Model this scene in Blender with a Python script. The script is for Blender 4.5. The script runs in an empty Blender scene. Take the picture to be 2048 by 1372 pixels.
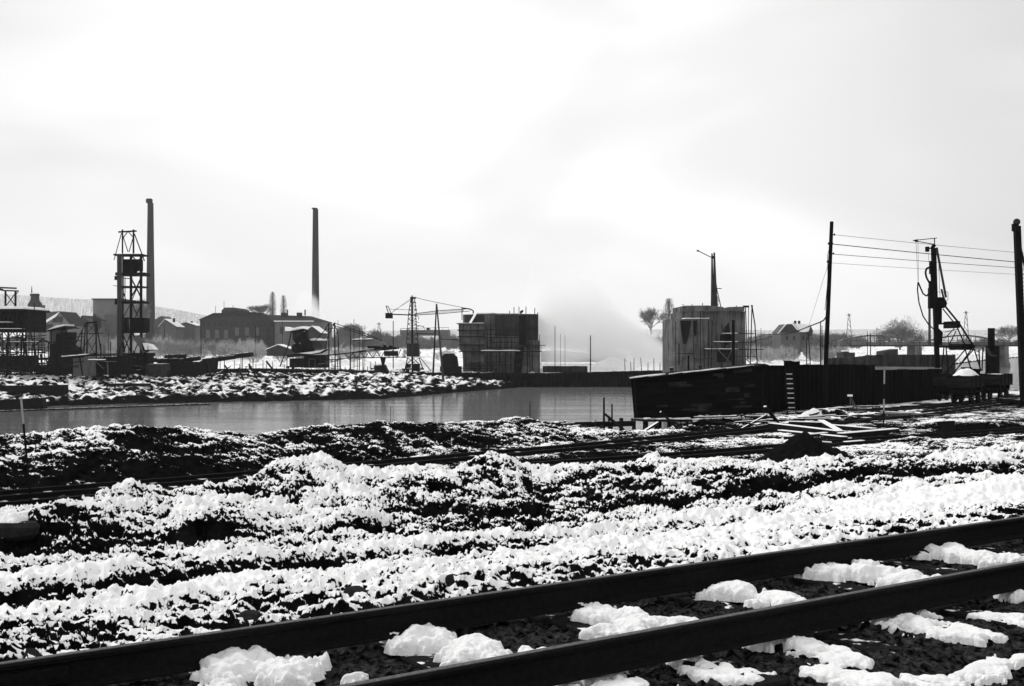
import bpy, bmesh, math, random
import numpy as np
from mathutils import Vector, Matrix
SC = bpy.context.scene
COL = SC.collection
R = math.radians
# ---------------------------------------------------------------- camera (at the world origin, looking along +Y, level)
F, HX, HY = 2400.0, 1024.0, 690.0          # focal length and horizon in photograph pixels (2048 wide)
cam = bpy.data.cameras.new('camera'); cam.sensor_width = 36; cam.lens = F/2048*36
cam.shift_y = 4/2048; cam.clip_start = 0.1; cam.clip_end = 20000
co = bpy.data.objects.new('camera', cam); COL.objects.link(co); co.rotation_euler = (R(90), 0, 0)
SC.camera = co
# ---------------------------------------------------------------- light: overcast winter sky
SUN_EL, SUN_AZ = R(42), R(-60)
w = bpy.data.worlds.new('World'); SC.world = w; w.use_nodes = True
nt = w.node_tree; nt.nodes.clear()
def N(nt, t, **k):
    n = nt.nodes.new(t)
    for a, b in k.items(): setattr(n, a, b)
    return n
out = N(nt, 'ShaderNodeOutputWorld'); bg = N(nt, 'ShaderNodeBackground')
sky = N(nt, 'ShaderNodeTexSky', sky_type='NISHITA'); sky.sun_disc = False
sky.sun_elevation = SUN_EL; sky.sun_rotation = SUN_AZ; sky.air_density = 1.5; sky.dust_density = 4
bw = N(nt, 'ShaderNodeRGBToBW'); nt.links.new(sky.outputs[0], bw.inputs[0])
tc = N(nt, 'ShaderNodeTexCoord'); mp = N(nt, 'ShaderNodeMapping'); mp.inputs['Scale'].default_value = (1.6, 1.6, 4.0)
mp.inputs['Location'].default_value = (0.35, 0.1, 0.25)
nt.links.new(tc.outputs['Generated'], mp.inputs[0])
no = N(nt, 'ShaderNodeTexNoise'); no.inputs['Scale'].default_value = 1.5; no.inputs['Detail'].default_value = 3; no.inputs['Roughness'].default_value = .45
no.inputs['Distortion'].default_value = .4
nt.links.new(mp.outputs[0], no.inputs[0])
rp = N(nt, 'ShaderNodeMapRange'); rp.interpolation_type = 'SMOOTHERSTEP'
rp.inputs[1].default_value = .34; rp.inputs[2].default_value = .66; rp.inputs[3].default_value = 6.75; rp.inputs[4].default_value = 8.6
nt.links.new(no.outputs[0], rp.inputs[0])
mx = N(nt, 'ShaderNodeMix'); mx.data_type = 'FLOAT'; mx.inputs[0].default_value = .93    # cloud cover over the clear sky
dp_ = N(nt, 'ShaderNodeVectorMath', operation='DOT_PRODUCT'); nv_ = N(nt, 'ShaderNodeVectorMath', operation='NORMALIZE'); nt.links.new(tc.outputs['Generated'], nv_.inputs[0])
nt.links.new(nv_.outputs[0], dp_.inputs[0]); dp_.inputs[1].default_value = Vector((-.02, 1, .17)).normalized()      # thin, bright part of the cloud
gl_ = N(nt, 'ShaderNodeMapRange', interpolation_type='SMOOTHSTEP'); gl_.inputs[1].default_value = .90; gl_.inputs[2].default_value = .995; gl_.inputs[3].default_value = 0; gl_.inputs[4].default_value = 1.9
nt.links.new(dp_.outputs['Value'], gl_.inputs[0]); ga_ = N(nt, 'ShaderNodeMath', operation='ADD'); nt.links.new(rp.outputs[0], ga_.inputs[0]); nt.links.new(gl_.outputs[0], ga_.inputs[1])
nt.links.new(bw.outputs[0], mx.inputs[2]); nt.links.new(ga_.outputs[0], mx.inputs[3])
nt.links.new(mx.outputs[0], bg.inputs[0]); bg.inputs[1].default_value = .1
nt.links.new(bg.outputs[0], out.inputs[0])
sl = bpy.data.lights.new('sun', 'SUN'); sl.energy = 1.35; sl.angle = R(14); sl.color = (1, .99, .98)
so = bpy.data.objects.new('sun', sl); COL.objects.link(so)
sd = Vector((math.sin(SUN_AZ)*math.cos(SUN_EL), math.cos(SUN_AZ)*math.cos(SUN_EL), math.sin(SUN_EL)))
so.rotation_euler = (-sd).to_track_quat('-Z', 'Y').to_euler()
SC.view_settings.view_transform = 'Standard'; SC.view_settings.look = 'None'
SC.view_settings.exposure = 0.15; SC.view_settings.gamma = 1
try:
    SC.cycles.use_denoising = True; SC.cycles.denoiser = 'OPENIMAGEDENOISE'
except Exception: pass
SC.cycles.max_bounces = 12; SC.cycles.diffuse_bounces = 3; SC.cycles.glossy_bounces = 3; SC.cycles.volume_bounces = 10; SC.cycles.transparent_max_bounces = 12
SC.cycles.volume_step_rate = 1.0; SC.cycles.volume_max_steps = 160

# ---------------------------------------------------------------- helpers
def W(px, py, D):                          # photograph pixel at a chosen distance -> world point
    return Vector(((px-HX)/F*D, D, -(py-HY)/F*D))
def tag(o, label=None, cat=None, group=None, kind=None):
    if label: o['label'] = label
    if cat: o['category'] = cat
    if group: o['group'] = group
    if kind: o['kind'] = kind
    return o
def empty(name, loc, label, cat, group=None):
    o = bpy.data.objects.new(name, None); COL.objects.link(o); o.location = loc; o.empty_display_size = .3
    return tag(o, label, cat, group)
class MB:                                  # collects shapes given in world coordinates
    def __init__(s): s.v = []; s.f = []
    def add(s, vs, fs):
        n = len(s.v); s.v += [tuple(v) for v in vs]; s.f += [tuple(i+n for i in f) for f in fs]; return s
    def hexa(s, b, t):                     # bottom quad, top quad
        return s.add(list(b)+list(t), [(3,2,1,0),(4,5,6,7),(0,1,5,4),(1,2,6,5),(2,3,7,6),(3,0,4,7)])
    def box(s, c, sx, sy, sz, rz=0):
        c = Vector(c); ca, sa = math.cos(rz), math.sin(rz)
        def q(x, y, z): return (c.x+x*ca-y*sa, c.y+x*sa+y*ca, c.z+z)
        x, y, z = sx/2, sy/2, sz/2
        return s.hexa([q(-x,-y,-z),q(x,-y,-z),q(x,y,-z),q(-x,y,-z)], [q(-x,-y,z),q(x,-y,z),q(x,y,z),q(-x,y,z)])
    def bar(s, a, b, wd, ht=None, up=(0,0,1)):
        a, b = Vector(a), Vector(b); d = (b-a)
        if d.length < 1e-5: return s
        d.normalize(); u = Vector(up)
        if abs(d.dot(u)) > .97: u = Vector((0,1,0))
        x = d.cross(u).normalized(); y = x.cross(d).normalized()
        ht = ht or wd; x *= wd/2; y *= ht/2
        return s.hexa([a-x-y, a+x-y, b+x-y, b-x-y], [a-x+y, a+x+y, b+x+y, b-x+y])
    def tube(s, a, b, r0, r1=None, n=8, caps=True):
        a, b = Vector(a), Vector(b); r1 = r0 if r1 is None else r1; d = (b-a).normalized()
        u = Vector((0,0,1)) if abs(d.z) < .97 else Vector((0,1,0))
        x = d.cross(u).normalized(); y = x.cross(d).normalized(); vs = []
        for P, r in ((a, r0), (b, r1)):
            for i in range(n):
                t = 2*math.pi*i/n; vs.append(P+x*math.cos(t)*r+y*math.sin(t)*r)
        fs = [(i, (i+1) % n, n+(i+1) % n, n+i) for i in range(n)]
        if caps: fs += [tuple(range(n-1, -1, -1)), tuple(range(n, 2*n))]
        return s.add(vs, fs)
    def path(s, pts, r, n=6):
        for a, b in zip(pts[:-1], pts[1:]): s.tube(a, b, r, r, n)
        return s
    def prism(s, pts, dy):                 # outline (world points at the front) pushed back by dy along Y
        n = len(pts); vs = [Vector(p) for p in pts] + [Vector(p)+Vector((0,dy,0)) for p in pts]
        return s.add(vs, [tuple(range(n)), tuple(range(2*n-1, n-1, -1))] + [(i, n+i, n+(i+1) % n, (i+1) % n) for i in range(n)])
    def lathe(s, c, prof, n=16):
        c = Vector(c); vs = []
        for r, z in prof:
            for i in range(n):
                t = 2*math.pi*i/n; vs.append((c.x+r*math.cos(t), c.y+r*math.sin(t), c.z+z))
        m = len(prof); fs = [(k*n+i, k*n+(i+1) % n, (k+1)*n+(i+1) % n, (k+1)*n+i) for k in range(m-1) for i in range(n)]
        fs += [tuple(range(n-1, -1, -1)), tuple(range((m-1)*n, m*n))]
        return s.add(vs, fs)
    def build(s, name, mat, parent=None, loc=None, smooth=False, label=None, bevel=0):
        root = Vector((0,0,0)); p = parent
        while p is not None: root += Vector(p.location); p = p.parent
        l = Vector(loc) if loc is not None else Vector((0,0,0))
        if parent is not None: off = root; l = Vector((0,0,0))
        else: off = l
        me = bpy.data.meshes.new(name)
        me.from_pydata([(v[0]-off.x, v[1]-off.y, v[2]-off.z) for v in s.v], [], s.f)
        me.materials.append(mat); me.update()
        if smooth: me.polygons.foreach_set('use_smooth', [True]*len(me.polygons))
        o = bpy.data.objects.new(name, me); COL.objects.link(o); o.location = l
        if parent is not None: o.parent = parent
        if label: o['label'] = label
        if bevel:
            b = o.modifiers.new('bevel', 'BEVEL'); b.width = bevel; b.segments = 1
        return o
def one(name, mb, mat, loc, label, cat, group=None, **k):     # a thing that is one mesh
    return tag(mb.build(name, mat, None, loc, **k), label, cat, group)
def copy_tree(o, loc=None, rz=None, sc=None, parent=None, label=None):
    c = o.copy(); COL.objects.link(c); c.parent = parent
    if loc is not None: c.location = loc
    if rz is not None: c.rotation_euler = (0, 0, rz)
    if sc is not None: c.scale = (sc, sc, sc) if not hasattr(sc, '__len__') else sc
    if label: c['label'] = label
    for ch in [x for x in o.children]: copy_tree(ch, parent=c)
    return c

# ---------------------------------------------------------------- materials (the photograph is black and white: all greys)
MATS = {}
def mat(name, base, var=.35, scale=1.5, rough=.8, bump=.3, bscale=None, snow=0.0, stretch=(1,1,1), metal=0, snowth=.72, detail=5, bdist=.05, streak=0, spec=.02):
    if name in MATS: return MATS[name]
    m = bpy.data.materials.new(name); m.use_nodes = True; nt = m.node_tree; nt.nodes.clear()
    L = nt.links.new
    out = N(nt, 'ShaderNodeOutputMaterial'); bs = N(nt, 'ShaderNodeBsdfPrincipled'); L(bs.outputs[0], out.inputs[0])
    tc = N(nt, 'ShaderNodeTexCoord'); mp = N(nt, 'ShaderNodeMapping'); mp.inputs['Scale'].default_value = stretch
    L(tc.outputs['Object'], mp.inputs[0])
    n1 = N(nt, 'ShaderNodeTexNoise'); n1.inputs['Scale'].default_value = scale; n1.inputs['Detail'].default_value = detail; n1.inputs['Roughness'].default_value = .65
    L(mp.outputs[0], n1.inputs[0])
    mr = N(nt, 'ShaderNodeMapRange'); mr.inputs[1].default_value = .3; mr.inputs[2].default_value = .7
    mr.inputs[3].default_value = base*(1-var); mr.inputs[4].default_value = base*(1+var); L(n1.outputs[0], mr.inputs[0])
    val = mr.outputs[0]
    if streak:
        m2 = N(nt, 'ShaderNodeMapping'); m2.inputs['Scale'].default_value = (1, 1, .07); L(tc.outputs['Object'], m2.inputs[0])
        n3 = N(nt, 'ShaderNodeTexNoise'); n3.inputs['Scale'].default_value = 1.4; n3.inputs['Detail'].default_value = 9; n3.inputs['Roughness'].default_value = .7; L(m2.outputs[0], n3.inputs[0])
        r3 = N(nt, 'ShaderNodeMapRange'); r3.inputs[1].default_value = .48; r3.inputs[2].default_value = .6; r3.inputs[3].default_value = 1; r3.inputs[4].default_value = 1-streak
        L(n3.outputs[0], r3.inputs[0])
        mm = N(nt, 'ShaderNodeMath', operation='MULTIPLY'); L(val, mm.inputs[0]); L(r3.outputs[0], mm.inputs[1]); val = mm.outputs[0]
    if snow > 0:
        ge = N(nt, 'ShaderNodeNewGeometry'); sx = N(nt, 'ShaderNodeSeparateXYZ'); L(ge.outputs['Normal'], sx.inputs[0])
        n2 = N(nt, 'ShaderNodeTexNoise'); n2.inputs['Scale'].default_value = scale*1.3; n2.inputs['Detail'].default_value = 4; L(tc.outputs['Object'], n2.inputs[0])
        a1 = N(nt, 'ShaderNodeMapRange'); a1.inputs[1].default_value = snowth; a1.inputs[2].default_value = snowth+.15; L(sx.outputs[2], a1.inputs[0])
        a2 = N(nt, 'ShaderNodeMapRange'); th = .68-.38*snow; a2.inputs[1].default_value = th-.03; a2.inputs[2].default_value = th+.03; L(n2.outputs[0], a2.inputs[0])
        mu = N(nt, 'ShaderNodeMath', operation='MULTIPLY'); L(a1.outputs[0], mu.inputs[0]); L(a2.outputs[0], mu.inputs[1])
        mi = N(nt, 'ShaderNodeMix'); mi.data_type = 'FLOAT'; L(mu.outputs[0], mi.inputs[0]); L(val, mi.inputs[2]); mi.inputs[3].default_value = .85
        val = mi.outputs[0]
    L(val, bs.inputs['Base Color'])
    bs.inputs['Roughness'].default_value = rough; bs.inputs['Metallic'].default_value = metal
    bs.inputs['Specular IOR Level'].default_value = spec
    if bump:
        b = N(nt, 'ShaderNodeBump'); b.inputs['Strength'].default_value = bump; b.inputs['Distance'].default_value = bdist
        nb = N(nt, 'ShaderNodeTexNoise'); nb.inputs['Scale'].default_value = bscale or scale*4; nb.inputs['Detail'].default_value = 6; L(mp.outputs[0], nb.inputs[0])
        L(nb.outputs[0], b.inputs['Height']); L(b.outputs[0], bs.inputs['Normal'])
    MATS[name] = m; return m
TIMBER = mat('dark_timber', .014, .5, 3, snow=.45, stretch=(1,1,1))
TIMBERX = mat('dark_timber_bare', .010, .5, 3)
TIMBERL = mat('pale_timber', .09, .4, 3, snow=.5)
STEEL = mat('dark_steel', .007, .4, 2, rough=.6, snow=.15)
PILE = mat('sheet_pile_steel', .006, .5, 1.2, rough=.7, stretch=(1,1,.3))
RUST = mat('rail_steel', .010, .35, 30, rough=.5, bump=.25, bscale=90, bdist=.004)
RAILTOP = mat('rail_head_steel', .09, .6, 40, rough=.45, bump=.2, bscale=120, bdist=.002)
CONC = mat('stained_concrete', .115, .75, .28, streak=.6, snow=.7, detail=8, bdist=.03)
CONCP = mat('pale_stained_concrete', .12, .6, .28, streak=.6, snow=.7, detail=8, bdist=.03)
CONCD = mat('dark_concrete', .035, .5, .5, streak=.4, snow=.6, detail=8)
WALLG = mat('grey_render_wall', .16, .15, .5, snow=.4)
WALLD = mat('dark_brick_wall', .045, .25, .8, snow=0)
WALLM = mat('mid_grey_wall', .11, .2, .5, snow=0)
ROOFD = mat('dark_roof', .035, .25, .8, snow=0)
SNOWC = mat('crusted_snow', .86, .06, 12, rough=.8, bump=.9, bscale=38, bdist=.014)
SNOW = mat('snow', .88, .04, 3, rough=.7, bump=.5, bscale=9, bdist=.02)
BRICK = mat('chimney_brick', .035, .3, .6, streak=.3)
SLEEPER = mat('sleeper_timber', .012, .5, 6, snow=.18)
FROST = mat('frosted_twigs', .22, .5, 1.0, bump=0)
FROSTL = mat('pale_frosted_twigs', .42, .4, .6, bump=0)
BARK = mat('bark', .05, .4, 2, bump=0)
COAL = mat('coal_heap', .006, .4, 6, bump=.8, bscale=14, bdist=.05)
# ---------------------------------------------------------------- ground: one polar sheet round the camera, out past the hills
rng = np.random.RandomState(7)
PERM = rng.permutation(512); PERM = np.concatenate([PERM, PERM]).astype(np.int32)
GR = rng.uniform(0, 2*math.pi, 512); GX = np.cos(GR).astype(np.float32); GY = np.sin(GR).astype(np.float32)
def perlin(x, y, s=0):
    xi = np.floor(x).astype(np.int32); yi = np.floor(y).astype(np.int32)
    xf = (x-xi).astype(np.float32); yf = (y-yi).astype(np.float32)
    u = xf*xf*xf*(xf*(xf*6-15)+10); v = yf*yf*yf*(yf*(yf*6-15)+10)
    def g(i, j, a, b):
        h = PERM[(PERM[(xi+i+s*37) & 511]+yi+j) & 511]; return GX[h]*a+GY[h]*b
    a = g(0,0,xf,yf); b = g(1,0,xf-1,yf); c = g(0,1,xf,yf-1); d = g(1,1,xf-1,yf-1)
    return (a+(b-a)*u)*(1-v)+(c+(d-c)*u)*v
def sst(a, b, x):
    t = np.clip((x-a)/(b-a), 0, 1); return t*t*(3-2*t)
NPX = np.array([0,256,512,768,1024,1280,1536,1792,2048.])
NTH = np.arctan((NPX-HX)/F); NSEC = 1/np.cos(NTH)
Ux, Uy = .817, .576                                    # direction of the foreground track
def vy(y, z): return (np.array(y, float), np.array(z, float)*np.ones(9))
nodes = []                                             # (depth[9], z[9], snow[9], rough[9])
def nd(D, z, s, r): nodes.append((np.array(D, float)*np.ones(9), np.array(z, float)*np.ones(9), np.array(s, float)*np.ones(9), np.array(r, float)*np.ones(9)))
def ny(y, z, s, r): z = np.array(z, float)*np.ones(9); nd(-z*F/(np.array(y, float)-HY), z, s, r)
TXn = (NPX-HX)/F
nd(1.0, -1.95, .1, .3)
nd(8/(.817-.576*TXn), -1.95, .64, .55)
ny([1190,1170,1150,1130,1110,1085,1060,1035,1000], -2.35, [.60,.58,.57,.57,.58,.58,.58,.62,.86], [.75,.75,.75,.75,.75,.75,.75,.7,.45])
ny([1120,1100,1085,1060,1040,1025,1005,985,955], -2.8, [.47,.45,.46,.52,.58,.60,.60,.62,.62], 1.0)
ny([1045,1010,978,955,948,940,934,928,895], [-2.6,-2.5,-2.45,-2.4,-2.5,-2.5,-2.5,-2.6,-2.7], [.62,.6,.62,.64,.66,.68,.70,.70,.70], 1.0)
D4 = nodes[-1][0]
nd(D4+1.8, -3.05, .4, .45)
nd([25.5,27,29,31.5,36,40,46,50,60], -3.1, .42, .4)
nd([27,28.5,30.8,33.6,38.5,42.5,48,53,64], [-2.85,-2.8,-2.8,-2.8,-2.9,-3.15,-3.15,-3.15,-3.1], [.36,.36,.34,.3,.36,.42,.42,.45,.5], .9)
nd([30,31,33.5,37,42,46,54,60,75], [-2.32,-2.2,-2.54,-2.44,-2.76,-3.2,-3.25,-3.25,-3.15], [.5,.48,.46,.42,.42,.4,.4,.45,.5], .7)
nd([31.5,32.5,35,38.5,43.5,47.5,62,70,88], [-2.6,-2.5,-2.8,-2.7,-3.0,-3.3,-3.3,-3.3,-3.2], .45, .8)
nd([42,43,46,49,54,60,72,84,100], -9.5, .3, .5)
nd([145,157,162,170,205,202,205,300,700], -9.0, .2, .3)
nd([153.6,165,171,180,217,236,236,330,800], -7.95, [.1,.1,.1,.1,.1,.1,.1,.1,.1], .5)
nd([156,168,175,184,220,239,239,335,810], -7.4, [.5,.5,.5,.5,.45,.5,.5,.5,.6], .9)
nd([188,200,212,222,234,244,244,360,860], [-5.3,-5.7,-5.6,-5.6,-6.6,-5.9,-5.5,-5,-5], [.6,.5,.5,.52,.5,.5,.5,.5,.6], 1.0)
nd([260,260,260,260,270,275,275,420,1000], -4.8, .6, .7)
nd(1500, -2, .6, .8)
nd(2200, [40,30,12,6,6,5,5,6,6], .55, .8)
nd(2700, [118,98,44,14,12,10,12,18,20], .5, .8)
nd(5000, 60, .5, .8)
for px_ in (960, 1060):                                # two extra columns where the far wall steps into the water
    j_ = int(np.searchsorted(NPX, px_)); nodes = [tuple(np.insert(q_, j_, np.interp(px_, NPX, q_)) for q_ in n) for n in nodes]; NPX = np.insert(NPX, j_, px_)
NTH = np.arctan((NPX-HX)/F); NSEC = 1/np.cos(NTH); NC = len(NPX)
c1_, c2_, c3_ = list(NPX).index(960), list(NPX).index(1024), list(NPX).index(1060)
for ni_, vals in {11: ((205, 218, 228), None), 12: ((211.5, 224, 235), None), 13: ((213.5, 226, 237), None), 14: ((222, 231, 243), (-6.9, -7.2, -6.0))}.items():
    for ci_, v_ in zip((c1_, c2_, c3_), vals[0]): nodes[ni_][0][ci_] = v_
    if vals[1]:
        for ci_, v_ in zip((c1_, c2_, c3_), vals[1]): nodes[ni_][1][ci_] = v_
NR = [np.log(n[0]*NSEC) for n in nodes]
# the two narrow tracks beyond the ridge, as ground polylines (near rail)
def gp(px, py, z=-3.1):
    d = -z*F/(py-HY); return ((px-HX)/F*d, d)
TRK_NEAR = [(-16.5,15.5)]+[gp(*p) for p in [(0,1027),(256,1004),(512,980),(800,957),(1180,932),(1440,912),(1741,886),(2048,866)]]+[(30,52)]
TRK_FAR = [(-17,17.2)]+[gp(*p) for p in [(0,1000),(256,980),(512,958),(800,932),(1180,898),(1500,866),(1700,846),(1875,828),(2048,805)]]+[(40,76)]
def polydist(X, Y, pl):
    best = np.full(X.shape, 1e9)
    for (ax, ay), (bx, by) in zip(pl[:-1], pl[1:]):
        dx, dy = bx-ax, by-ay; t = np.clip(((X-ax)*dx+(Y-ay)*dy)/(dx*dx+dy*dy), 0, 1)
        best = np.minimum(best, np.hypot(X-ax-t*dx, Y-ay-t*dy))
    return best
def offs(pl, o):
    r = []
    for i, p in enumerate(pl):
        a = pl[max(i-1, 0)]; b = pl[min(i+1, len(pl)-1)]
        dx, dy = b[0]-a[0], b[1]-a[1]; l = math.hypot(dx, dy); r.append((p[0]-dy/l*o, p[1]+dx/l*o))
    return r
GAUGE = .9
CN, CF = offs(TRK_NEAR, GAUGE/2), offs(TRK_FAR, GAUGE/2)
# heaps and hollows (x, y, radius x, radius y, height)
def atpx(px, py, z): d = -z*F/(py-HY); return ((px-HX)/F*d, d)
MOUNDS = []
def mound(px, py, z, rx, ry, h): x, y = atpx(px, py, z); MOUNDS.append((x, y, rx, ry, h))
for a in [(110,1060,-2.6,.8,.8,.3),(610,968,-2.5,1.2,1.1,.42),(880,975,-2.5,.7,.8,.14),(985,955,-2.5,.6,1.0,.3),(330,1015,-2.5,.8,.6,.18),(250,1020,-2.5,.5,.6,.15),
          (1180,955,-2.5,.6,.9,.22),(1300,940,-2.5,.8,.7,.12),(430,1060,-2.6,.6,1.2,.28),(700,1040,-2.6,.5,1.3,.25),(560,1120,-2.6,.8,.8,-.15),(1480,975,-2.7,1,1,.15),(1750,960,-2.7,.8,1,.2),
          (200,860,-2.3,1.6,1.2,.22),(245,858,-2.3,.5,.6,.15),(700,845,-2.5,1.6,1.2,.18),(1030,850,-2.9,1.0,1.2,.3),(860,850,-2.7,1,1,.1),(930,852,-2.8,.9,1,.12),(560,880,-2.6,1,1.2,-.12),
          (1950,850,-3.0,2.5,2.0,.25),(1830,880,-2.9,1.0,1.0,.2),(1660,830,-3.1,.8,.8,.35),
          (1400,849,-3.15,3.8,3.0,-.7),(1870,1010,-2.2,1.6,.9,.16),(1960,1000,-2.2,2.2,1.2,.22),(1780,1045,-2.2,1.1,.7,.10)]: mound(*a)
HEAP = [(1205,-0,0)]
def ground(X, Y, dl=None):
    """height, snow mask; dl = local grid spacing for fading out detail that is too fine"""
    X = np.asarray(X, float); Y = np.asarray(Y, float)
    r = np.hypot(X, Y)+1e-6; th = np.clip(np.arctan2(X, Y), NTH[0]-.12, NTH[-1]+.12)
    k = np.interp(th, NTH, np.arange(float(NC))); lr = np.log(r)
    k0 = np.clip(np.floor(k).astype(int), 0, NC-2); kf = k-k0
    # gentle extrapolation outside the view is clamped
    H = np.zeros_like(X); S = np.zeros_like(X); RO = np.zeros_like(X)
    prev = None
    for i, n in enumerate(nodes):
        L = NR[i][k0]*(1-kf)+NR[i][k0+1]*kf
        q = [a[k0]*(1-kf)+a[k0+1]*kf for a in n[1:]]
        if prev is None:
            H[:] = q[0]; S[:] = q[1]; RO[:] = q[2]
        else:
            pL, pq = prev
            t = np.clip((lr-pL)/(L-pL), 0, 1); ts = t*t*(3-2*t)*.6+t*.4
            m = lr >= pL
            for A, j in ((H, 0), (S, 1), (RO, 2)): A[m] = (pq[j]+(q[j]-pq[j])*ts)[m]
        prev = (L, q)
    u = X*Ux+Y*Uy; v = -X*Uy+Y*Ux
    for (mx, my, rx, ry, h) in MOUNDS:
        m = (np.abs(X-mx) < 3*rx) & (np.abs(Y-my) < 3*ry)
        if m.any():
            H[m] += h*np.exp(-(((X[m]-mx)/rx)**2+((Y[m]-my)/ry)**2))
    if dl is None: dl = np.full(X.shape, .03)
    dn = polydist(X, Y, CN); df = polydist(X, Y, CF)
    tr = np.minimum(sst(.55, 1.3, dn), sst(.55, 1.3, df))          # 0 inside the tracks
    H = np.where((dn < 4) | (df < 4), H*1.0, H)
    tm = 1-np.minimum(sst(.6, 1.5, dn), sst(.6, 1.5, df))
    H = H*(1-tm)+(-3.16)*tm
    fg = 1-sst(7.15, 7.9, v)                                        # 1 on the foreground track bed
    RO = RO*(.35+.65*tr)
    far = sst(100, 180, r)
    amp = RO*(1-fg)
    def oc(wl, a, s, f=lambda x: x):
        k = np.clip((wl/np.maximum(dl, 1e-3)-2.0)/2.5, 0, 1)
        return a*k*f(perlin(X/wl+s*13.7, Y/wl-s*7.1, s))
    wob = .35*perlin(X/2.7+5, Y/2.7, 3)
    bil = lambda p: .45-np.abs(p)*1.9
    big = oc(6, .16, 1)+oc(2.6, .17, 2)
    clod = oc(1.15, .15, 3, bil)+oc(.55, .11, 4, bil)+oc(.27, .13, 5, bil)+oc(.14, .105, 6, bil)+oc(.075, .055, 7)
    # wheel ruts and furrows along the foreground track
    rk = sst(7.8, 9, v)*(1-sst(17, 21, v))
    rut = rk*(-.19*np.exp(-((v-11.3-.25*np.sin(u*.35)+wob*.3)/.24)**2)-.22*np.exp(-((v-12.9-.25*np.sin(u*.35)+wob*.3)/.26)**2)
              -.24*np.exp(-((v-15.4-.3*np.sin(u*.27+1)+wob*.4)/.35)**2)
              +.10*np.exp(-((v-12.1)/.3)**2)+.09*np.exp(-((v-9.6+.2*np.sin(u*.5))/.35)**2))*(.6+.9*np.abs(perlin(u/3.1, v*0+4.2, 9)))
    fur = rk*.05*perlin(u/1.9, v/.33, 8)
    # gullies running down the slopes of ridge and bank
    gul = sst(17, 20, r)*(1-sst(60, 80, r))*.10*perlin((X+.35*Y)/.45, Y/2.8, 10)*RO
    # larger rubble on the far bank
    rub = far*(oc(5.0, .5, 11, bil)+oc(2.6, .75, 12, bil)+oc(1.5, .5, 13, bil)) + sst(2000, 2600, r)*(8*perlin(X/400, Y/400, 14)+3*perlin(X/120, Y/120, 15))
    rub = rub*(1-sst(235, 300, r)*(1-sst(1500, 2000, r)))
    det = amp*(big*.8+clod)+rut+fur*(1-fg)+gul*tr+rub*sst(-8.6, -7.6, H)
    under = sst(-5.0, -3.8, H)+far
    H2 = H+det*np.clip(under, 0, 1)
    # foreground bed
    bed = oc(.5, .05, 21)+oc(.18, .05, 22, bil)+oc(.08, .03, 23, bil)
    H2 = H2*(1-fg)+(-1.965+bed+.02*perlin(u/.9, v/.9, 24)-.08*sst(5.2, 3.2, v))*fg
    # snow settles on level tops, less on faces turned towards the camera
    lump = (amp*clod+gul*.6+rut*1.3+fur+amp*big*.25)
    pat = perlin(X/1.7, Y/1.7, 31)*.75+perlin(X/.55, Y/.55, 32)*.4+perlin(X/5.5, Y/5.5, 33)*.7
    patf = perlin(X/7., Y/6., 34)*.5+perlin(X/1.6, Y/3.0, 35)*1.7+perlin(X/.8, Y/1.6, 36)*.8+.2
    return H2, S, lump, pat*(1-far)+patf*far, fg, tr, u, v, far
def gz(x, y):
    return float(ground(np.array([x]), np.array([y]), np.array([.6]))[0][0])

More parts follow.
